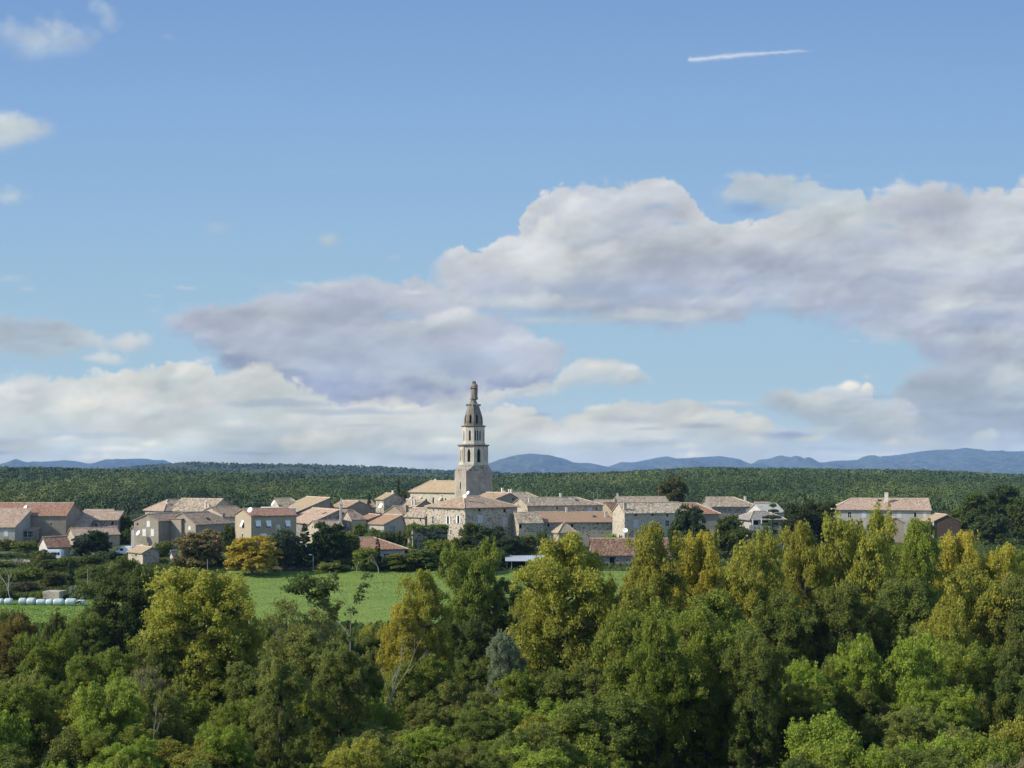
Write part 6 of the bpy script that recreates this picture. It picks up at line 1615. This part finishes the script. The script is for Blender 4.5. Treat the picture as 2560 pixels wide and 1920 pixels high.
for i, (x, t, w, y, c, l) in enumerate([
    (665, 1385, 26, 250, DRK, 'dark bush between the orange yellow tree and the grey green tree'), (690, 1402, 24, 248, MID, 'low green bush at the foot of the grey green tree'), (735, 1400, 22, 250, DRK, 'dark low bush left of the dense conifer'),
    (800, 1390, 26, 252, CON, 'dark bush behind the street lamp'), (880, 1392, 28, 250, MID, 'green bush left of the light green tree'), (960, 1402, 34, 246, DRK, 'dark hedge bush in front of the bungalow'), (1010, 1398, 34, 245, CON, 'very dark bush at the field edge right of the bungalow'),
    (1065, 1400, 36, 246, DRK, 'dark bush at the field edge below the ivy covered wall'), (1110, 1385, 34, 248, MID, 'green bush at the field edge below the bright manor wall'), (1215, 1385, 40, 247, CON, 'blackish bush left of the field shed'),
    (1250, 1372, 32, 250, DRK, 'dark bush just left of the field shed roof'), (1135, 1340, 26, 262, MID, 'green bush at the foot of the bright manor wall'), (560, 1395, 26, 250, DRK, 'dark bush between the rust brown and orange yellow trees'),
    (452, 1392, 26, 250, MID, 'green bush under the left side of the rust brown tree'), (1420, 1350, 40, 255, MID, 'green bush below the pigeon house'), (1470, 1372, 28, 250, MID, 'green bush at the left end of the rust brown barn'),
    (1700, 1352, 36, 255, DRK, 'dark bush at the right end of the rust brown barn'), (1760, 1320, 34, 262, DRK, 'dark bush below the rust red sweeping roof'), (1985, 1325, 40, 268, MID, 'green bush below the brownish green tree')]):
    P_('vs%d' % (i % 2), x, t, w, y, c, l, GV)
# the wood goes on a little way past both edges of the frame
for i, (x, t, w, y) in enumerate([(2640, 1400, 80, 120), (2760, 1380, 90, 130), (2880, 1400, 90, 122), (2660, 1360, 60, 168), (2800, 1370, 60, 172), (2940, 1370, 60, 170), (2650, 1640, 90, 96), (2800, 1650, 90, 98), (2960, 1640, 90, 104), (2700, 1760, 90, 86), (3080, 1420, 90, 128), (3060, 1620, 90, 112)]):
    P_(('pop1', 'rnd0', 'pop3', 'rnd2')[i % 4], x, t, w, y, (YGR, GRN, MID, YEL)[i % 4], '%s tree of the river wood past the right edge, %s of its kind' % (('yellow green', 'green', 'mid green', 'yellow')[i % 4], ('first', 'second', 'third')[i // 4]), 'trees beyond the right edge')
for i, (x, t, w, y) in enumerate([(-80, 1540, 70, 130), (-190, 1540, 80, 126), (-310, 1520, 80, 132), (-110, 1660, 90, 100), (-260, 1670, 90, 98), (-420, 1640, 90, 108), (-150, 1770, 90, 84), (-420, 1520, 80, 140)]):
    P_(('rnd1', 'rnd3', 'pop2', 'rnd0')[i % 4], x, t, w, y, (GRN, MID, OLV, BRI)[i % 4], '%s tree of the river wood past the left edge, %s of its kind' % (('green', 'mid green', 'olive', 'bright green')[i % 4], ('first', 'second', 'third')[i // 4]), 'trees beyond the left edge')
# undergrowth between and below the named trees
def fill():
    rng = random.Random(11)
    near = [('', 'big left poplar', 500), ('', 'dull poplar', 760), ('', 'pale bare trunk', 944), ('', 'slim yellow green poplar', 1062), ('', 'silvery willow', 1262), ('', 'big centre right poplar', 1420), ('', 'broad green poplar', 1600),
            ('', 'wide green poplar', 1790), ('', 'poplar left of the tallest', 2012), ('', 'tallest poplar', 2150), ('', 'brightest green tree', 2290), ('', 'large edge poplar', 2440), ('', 'dark flecked tree', 305), ('', 'fresh green left tree', 110), ('', 'rusty left edge tree', 20)]
    cols = [(GRN, 'green'), (BRI, 'bright green'), (MID, 'mid green'), (OLV, 'olive'), (YGR, 'yellowish'), (BRN, 'brownish'), (DRK, 'dark green')]
    wts = [.27, .23, .18, .13, .10, .03, .06]
    items = []
    for (Y, t0, t1, step, hw) in ((74, 1850, 1915, 120, 92), (81, 1800, 1865, 120, 88), (89, 1745, 1820, 115, 82), (98, 1690, 1765, 108, 74), (106, 1665, 1720, 100, 66), (115, 1630, 1695, 95, 60), (127, 1590, 1650, 90, 54), (140, 1560, 1600, 80, 46), (155, 1520, 1560, 70, 40), (168, 1500, 1530, 62, 34)):
        x = -30 + rng.uniform(0, 40)
        while x < 2600:
            i = rng.choices(range(len(cols)), wts)[0]
            top = rng.uniform(t0, t1)
            if Y >= 126 and x > 1450: top -= 35
            if Y >= 150 and 600 < x < 1300: top += 24
            yy = Y + rng.uniform(-4, 4)
            if (Y < 100 and (1560 < x < 1950 or 640 < x < 860)) or rng.random() < .08: x += step * rng.uniform(.75, 1.25); continue
            items.append([x, top, hw * rng.uniform(.75, 1.3), yy, cols[i], rng.choice(('shr0', 'shr1', 'shr2', 'shr3', 'rnd1', 'rnd3', 'rnd0', 'rnd2') if Y < 135 else ('shr0', 'shr1', 'shr2', 'shr3'))])
            x += step * rng.uniform(.75, 1.25)
    bucket = {}
    for it in items:
        n = min(near, key=lambda q: abs(q[2] - it[0]))[1]; d = 'front' if it[3] < 98 else ('below' if it[3] < 133 else 'behind')
        bucket.setdefault((it[4][1], n, d), []).append(it)
    od = ['first', 'second', 'third', 'fourth', 'fifth', 'sixth', 'seventh', 'eighth', 'ninth', 'tenth']
    wh = {'front': 'well in front of the', 'below': 'under the', 'behind': 'behind the'}
    for (cn, n, d), L in bucket.items():
        L.sort(key=lambda q: q[0])
        for k, it in enumerate(L):
            kind = 'small tree' if it[5].startswith('rnd') else 'shrub'
            lab = f'{cn} {kind} {wh[d]} {n}'
            if len(L) > 1: lab += f', {od[min(k, 9)]} from left'
            nm = 'undergrowth_tree' if kind == 'small tree' else 'shrub'
            plant(it[5], it[0], it[1], it[2], it[3], it[4][0], lab, 'undergrowth of the river wood', name=nm)
fill()
# ---------------------------------------------------------------- small things of the village and fields
def bales():
    Y = 203.5; m = bpy.data.materials.new('w'); bpy.data.materials.remove(m)
    WR = m_plain('bale_wrap', (.44, .52, .49), .35, var=.06, spec=.4)
    spots = [(4, 9), (22, 19), (57, 18), (79, 21), (103, 23), (125, 17), (147, 26), (178, 27), (203, 20)]
    nth = ['leftmost', 'second', 'third', 'fourth', 'fifth', 'sixth', 'seventh', 'eighth', 'rightmost']
    first = None
    for i, (px, w) in enumerate(spots):
        yy = Y - i * .15; x = PX(px, yy); r = .56 + .035 * ((i * 5) % 4)
        if first is None:
            bm = bmesh.new(); seg, rows = 20, 7; rg = []
            for j in range(rows):
                t = j / (rows - 1) * 2 - 1; rr = 1.0 - .10 * abs(t) ** 5
                rg.append([bm.verts.new((t * .62, rr * cos(2 * pi * k / seg), rr * sin(2 * pi * k / seg) * .97)) for k in range(seg)])
            for j in range(rows - 1):
                for k in range(seg): bm.faces.new([rg[j][k], rg[j + 1][k], rg[j + 1][(k + 1) % seg], rg[j][(k + 1) % seg]])
            for e, s_ in ((rg[0], -1), (rg[-1], 1)):
                c = bm.verts.new((s_ * .70, 0, 0)); inn = [bm.verts.new((s_ * .69, v.co.y * .6, v.co.z * .6)) for v in e]
                for k in range(seg):
                    q = [e[k], e[(k + 1) % seg], inn[(k + 1) % seg], inn[k]]; bm.faces.new(q if s_ < 0 else q[::-1]); q = [inn[k], inn[(k + 1) % seg], c]; bm.faces.new(q if s_ < 0 else q[::-1])
            bmesh.ops.recalc_face_normals(bm, faces=bm.faces)
            o = bm_obj('wrapped_bale', bm, WR, None, True); first = o
        else:
            o = first.copy(); COL.objects.link(o)
        wm = w * yy / F; o.scale = (wm / 1.4, r, r); o.rotation_euler = (0, 0, .06 * ((i * 7) % 5 - 2)); o.location = (x, yy, g1(x, yy) + r * .93)
        tag(o, 'white wrapped hay bale, %s in the row of nine at the field edge' % nth[i], 'hay bale', 'wrapped hay bales')
bales()

def vehicle_van(name, px, py_base, Y, L, Hh, Wd, rz, label, cat, caravan=False):
    x = PX(px, Y); r = empty(name, (x, Y, g1(x, Y) + .02), rz, label, cat)
    bm = bmesh.new(); c = .35
    if caravan: out = [(-L / 2, .45), (L / 2, .45), (L / 2, Hh - .5), (L / 2 - .35, Hh), (-L / 2 + .5, Hh), (-L / 2 + .1, Hh - .6)]
    else: out = [(-L / 2, .4), (L / 2, .4), (L / 2, Hh - .12), (L / 2 - .15, Hh), (-L / 2 + 1.5, Hh), (-L / 2 + .95, Hh - .75), (-L / 2 + .1, Hh - 1.05)]
    a = [bm.verts.new((p[0], -Wd / 2, p[1])) for p in out]; b_ = [bm.verts.new((p[0], Wd / 2, p[1])) for p in out]
    bm.faces.new(a); bm.faces.new(list(reversed(b_)))
    for i in range(len(a)): j = (i + 1) % len(a); bm.faces.new([a[j], a[i], b_[i], b_[j]])
    bmesh.ops.recalc_face_normals(bm, faces=bm.faces)
    bmesh.ops.bevel(bm, geom=[e for e in bm.edges], offset=.06, segments=2, affect='EDGES')
    bm_obj('body', bm, METAL_W, r)
    wins = [(-L * .05, L * .28)] if caravan else [(-L / 2 + 1.25, -L / 2 + 2.1)]
    for x0, x1 in (wins + ([(L * .30, L * .42)] if caravan else [])):
        bm = bmesh.new(); box_bm(bm, x0, x1, -Wd / 2 - .015, -Wd / 2 + .05, Hh * .52, Hh * .78); bm_obj('side_window', bm, GLASS, r)
    bm = bmesh.new(); box_bm(bm, -L / 2 + (.0 if caravan else .45), -L / 2 + (.06 if caravan else .6), -Wd * .4, Wd * .4, Hh * .5, Hh * .74); bm_obj('front_window', bm, GLASS, r)
    TY = m_plain('tyre', (.03, .03, .03), .9)
    for wx in ((0.1,) if caravan else (-L / 2 + .9, L / 2 - .9)):
        for sy in (-1, 1):
            bm = bmesh.new(); bmesh.ops.create_cone(bm, cap_ends=True, segments=16, radius1=.33, radius2=.33, depth=.2); bmesh.ops.rotate(bm, verts=bm.verts, cent=(0, 0, 0), matrix=Matrix.Rotation(pi / 2, 3, 'X')); bmesh.ops.translate(bm, verts=bm.verts, vec=(wx, sy * (Wd / 2 - .08), .33)); bm_obj('wheel', bm, TY, r)
vehicle_van('caravan', 132, 1389, 259, 4.2, 2.3, 2.0, .05, 'white caravan parked under the tiny cottage with the rust red roof', 'caravan', True)
vehicle_van('van', 312, 1379, 270, 2.9 + 1.2, 2.0, 1.8, -.1, 'white van parked between the dark bushes and the tall grey house', 'van')

def wall_run(name, pts, h, th, mat, label):
    """low dry stone wall or bank following the ground"""
    bm = bmesh.new(); sec = []
    P = []
    for (x0, y0), (x1, y1) in zip(pts[:-1], pts[1:]):
        n = max(2, int(sqrt((x1 - x0) ** 2 + (y1 - y0) ** 2) / .9))
        for i in range(n): P.append((x0 + (x1 - x0) * i / n, y0 + (y1 - y0) * i / n))
    P.append(pts[-1]); rng = random.Random(3)
    for i, (x, y) in enumerate(P):
        a, b_ = P[max(0, i - 1)], P[min(len(P) - 1, i + 1)]; d = Vector((b_[0] - a[0], b_[1] - a[1], 0)).normalized(); nn = Vector((-d.y, d.x, 0)); z = g1(x, y); hh = h * rng.uniform(.82, 1.12)
        sec.append([bm.verts.new((x + nn.x * th / 2 * k, y + nn.y * th / 2 * k, z + zz)) for k, zz in ((-1.1, -.3), (-1, hh), (1, hh * rng.uniform(.95, 1.05)), (1.1, -.3))])
    for i in range(len(sec) - 1):
        for k in range(3): bm.faces.new([sec[i][k], sec[i + 1][k], sec[i + 1][k + 1], sec[i][k + 1]])
    bm.faces.new(sec[0]); bm.faces.new(list(reversed(sec[-1]))); bmesh.ops.recalc_face_normals(bm, faces=bm.faces)
    return tag(bm_obj(name, bm, mat), label, 'wall')
DRY = m_rubble('dry_stone', (.20, .17, .15), [(.16, .11, .10), (.24, .17, .15), (.30, .24, .20), (.20, .15, .14)], 2.6, .9)
Wp = lambda px, Y: (PX(px, Y), Y)
wall_run('dry_stone_wall', [Wp(560, 243.5), Wp(640, 245), Wp(720, 244.6), Wp(850, 245)], .75, .7, DRY, 'low purplish dry stone wall along the far edge of the field')
wall_run('stone_wall', [Wp(418, 236), Wp(470, 237)], .9, .6, RUBBLE_L, 'short pale stone wall below the rust brown tree')
wall_run('garden_wall', [Wp(985, 266), Wp(1032, 262), Wp(1036, 252)], 1.8, .5, DRY, 'grey garden wall at the end of the dark clipped hedge')
wall_run('garden_wall', [Wp(-20, 254), Wp(60, 254), Wp(90, 252)], .9, .5, RUBBLE_D, 'dark retaining wall below the long dark hedge')
wall_run('meadow_wall', [Wp(205, 247), Wp(275, 246)], .35, .4, RUBBLE_L, 'low pale stone kerb on the dull meadow slope')

def ivy_wall():
    Y = 264; x0, x1 = PX(1032, Y), PX(1122, Y); z = g1(x0, Y); zt = PZ(1318, Y) - z; w = x1 - x0
    r = empty('ivy_clad_wall', (x0, Y, z), radians(18), 'garden building walls wholly covered in green ivy left of the manor', 'wall')
    bm = bmesh.new(); box_bm(bm, 0, w, 0, 5.0, -.3, zt - .2); bm_obj('wall', bm, RUBBLE_D, r)
    rng = np.random.default_rng(4); C = []
    for i in range(150):
        k = rng.random()
        if k < .5: C.append([rng.uniform(0, w), -.05, rng.uniform(.1, 1) * zt])
        elif k < .8: C.append([rng.uniform(0, w), rng.uniform(0, 4.8), zt - .15])
        else: C.append([-.05, rng.uniform(0, 4.8), rng.uniform(.1, 1) * zt])
    v, t = make_leaves(rng, np.array(C), rng.uniform(.3, .6, len(C)), 9000, .26); n = len(v) // 4
    o = np_mesh('ivy', v, np.arange(n * 4).reshape(n, 4), LEAF, {'tint': ('FACE', 'FLOAT', t)}, parent=r); o.color = (.10, .15, .028, 1)
ivy_wall()

def lamp():
    Y = 243.0; x = PX(783, Y); z = g1(x, Y); h = PZ(1388, Y) - z
    r = empty('street_lamp', (x, Y, z), 0, 'slim grey street lamp with a white head in front of the dark conifer', 'street lamp')
    bm = bmesh.new(); tube(bm, [Vector((0, 0, -.2)), Vector((0, 0, h * .6)), Vector((0, 0, h))], .075, .045, 8); bm_obj('pole', bm, METAL, r)
    bm = bmesh.new(); tube(bm, [Vector((0, 0, h - .1)), Vector((-.15, 0, h + .1)), Vector((-.5, 0, h + .12))], .03, .03, 6); bm_obj('arm', bm, METAL, r)
    bm = bmesh.new(); bmesh.ops.create_uvsphere(bm, u_segments=12, v_segments=8, radius=.2)
    for v in bm.verts: v.co = (v.co.x * 1.6 - .55, v.co.y * .8, v.co.z * .6 + h + .1)
    bm_obj('lamp_head', bm, DISHM, r, True)
lamp()
def pole(px, top, Y, label):
    x = PX(px, Y); z = g1(x, Y); h = PZ(top, Y) - z; r = empty('utility_pole', (x, Y, z), 0, label, 'pole', None)
    bm = bmesh.new(); tube(bm, [Vector((0, 0, -.3)), Vector((0, 0, h))], .09, .06, 8); bm_obj('pole', bm, m_plain('pole_wood', (.30, .28, .25)), r)
pole(219, 1424, 214, 'wooden pole above the bales, right of the dark cypress')
pole(519, 1398, 240, 'wooden pole in front of the rust brown tree')

def greenhouse(px, py, Y, label, L):
    """low white tunnel glimpsed between the right-hand trees"""
    x = PX(px, Y); z = g1(x, Y); r = empty('polytunnel', (x, Y, z), -.1, label, 'polytunnel')
    bm = bmesh.new(); seg = 10; a = [bm.verts.new((0, 1.6 * -cos(pi * k / seg), 1.9 * sin(pi * k / seg))) for k in range(seg + 1)]; b_ = [bm.verts.new((L, v.co.y, v.co.z)) for v in a]
    for k in range(seg): bm.faces.new([a[k], b_[k], b_[k + 1], a[k + 1]])
    bm.faces.new(a); bm.faces.new(list(reversed(b_))); bmesh.ops.recalc_face_normals(bm, faces=bm.faces); bm_obj('cover', bm, METAL_W, r, False)
    for i in range(6):
        bm = bmesh.new(); tube(bm, [Vector((L * i / 5, 1.63 * -cos(pi * k / seg), 1.93 * sin(pi * k / seg))) for k in range(seg + 1)], .03, .03, 4); bm_obj('hoop', bm, METAL, r)
greenhouse(2150, 1515, 190, 'long low white polytunnel glimpsed between the right-hand poplars', 9)

# rough ground cover and field grass (nobody could count it)
def grass():
    rng = np.random.default_rng(21)
    def tufts(name, n, x0, x1, y0, y1, h, wd, label, colf):
        y = rng.uniform(y0, y1, n); x = x0(y) + rng.random(n) * (x1(y) - x0(y)); z = gz(x, y) + .03
        a = rng.uniform(0, pi, n); hh = h * rng.uniform(.5, 1.3, n); w = wd * rng.uniform(.6, 1.3, n); dx, dy = np.cos(a) * w, np.sin(a) * w; lx, ly = rng.normal(0, .3, n) * hh, rng.normal(0, .3, n) * hh
        q = np.stack([np.stack([x - dx, y - dy, z], -1), np.stack([x + dx, y + dy, z], -1), np.stack([x + dx * .6 + lx, y + dy * .6 + ly, z + hh], -1), np.stack([x - dx * .6 + lx, y - dy * .6 + ly, z + hh], -1)], 1).reshape(-1, 3)
        t = colf(x, y) + rng.normal(0, .18, n)
        o = np_mesh(name, q, np.arange(n * 4).reshape(n, 4), LEAF, {'tint': ('FACE', 'FLOAT', t)})
        return tag(o, label, None, None, 'stuff')
    tone = lambda x, y: .5 + (fbm(x / 14, y / 3.5, 4, 60) - .5) * 1.6
    o = tufts('grass', 40000, lambda y: PX(600, 240) - (240 - y) * .25, lambda y: PX(1710, 240) + (240 - y) * .15, 180, 242.5, .10, .09, 'short bright grass of the field', tone); o.color = (.185, .25, .045, 1)
    o = tufts('grass', 16000, lambda y: np.full_like(y, -118.), lambda y: PX(325, 208) + 0 * y, 181, 207.5, .14, .10, 'short bright grass below the bales', tone); o.color = (.15, .24, .035, 1)
    o = tufts('weeds', 26000, lambda y: PX(-40, y), lambda y: PX(560, y), 209, 262, .5, .22, 'rough weeds on the slope under the farmhouses', tone); o.color = (.11, .135, .035, 1)
    o = tufts('ground_cover', 90000, lambda y: PX(-600, y), lambda y: PX(3200, y), 62, 184, .9, .35, 'leafy ground cover under the river trees', tone); o.color = (.10, .13, .03, 1)
    o = tufts('weeds', 26000, lambda y: PX(1760, y), lambda y: PX(3100, y), 182, 244, .6, .26, 'rough scrub behind the right-hand poplars', tone); o.color = (.11, .145, .035, 1)
    o = tufts('weeds', 40000, lambda y: PX(560, y), lambda y: PX(3100, y), 243, 330, .5, .24, 'rough weeds and garden greenery between the houses', tone); o.color = (.10, .13, .035, 1)
grass()
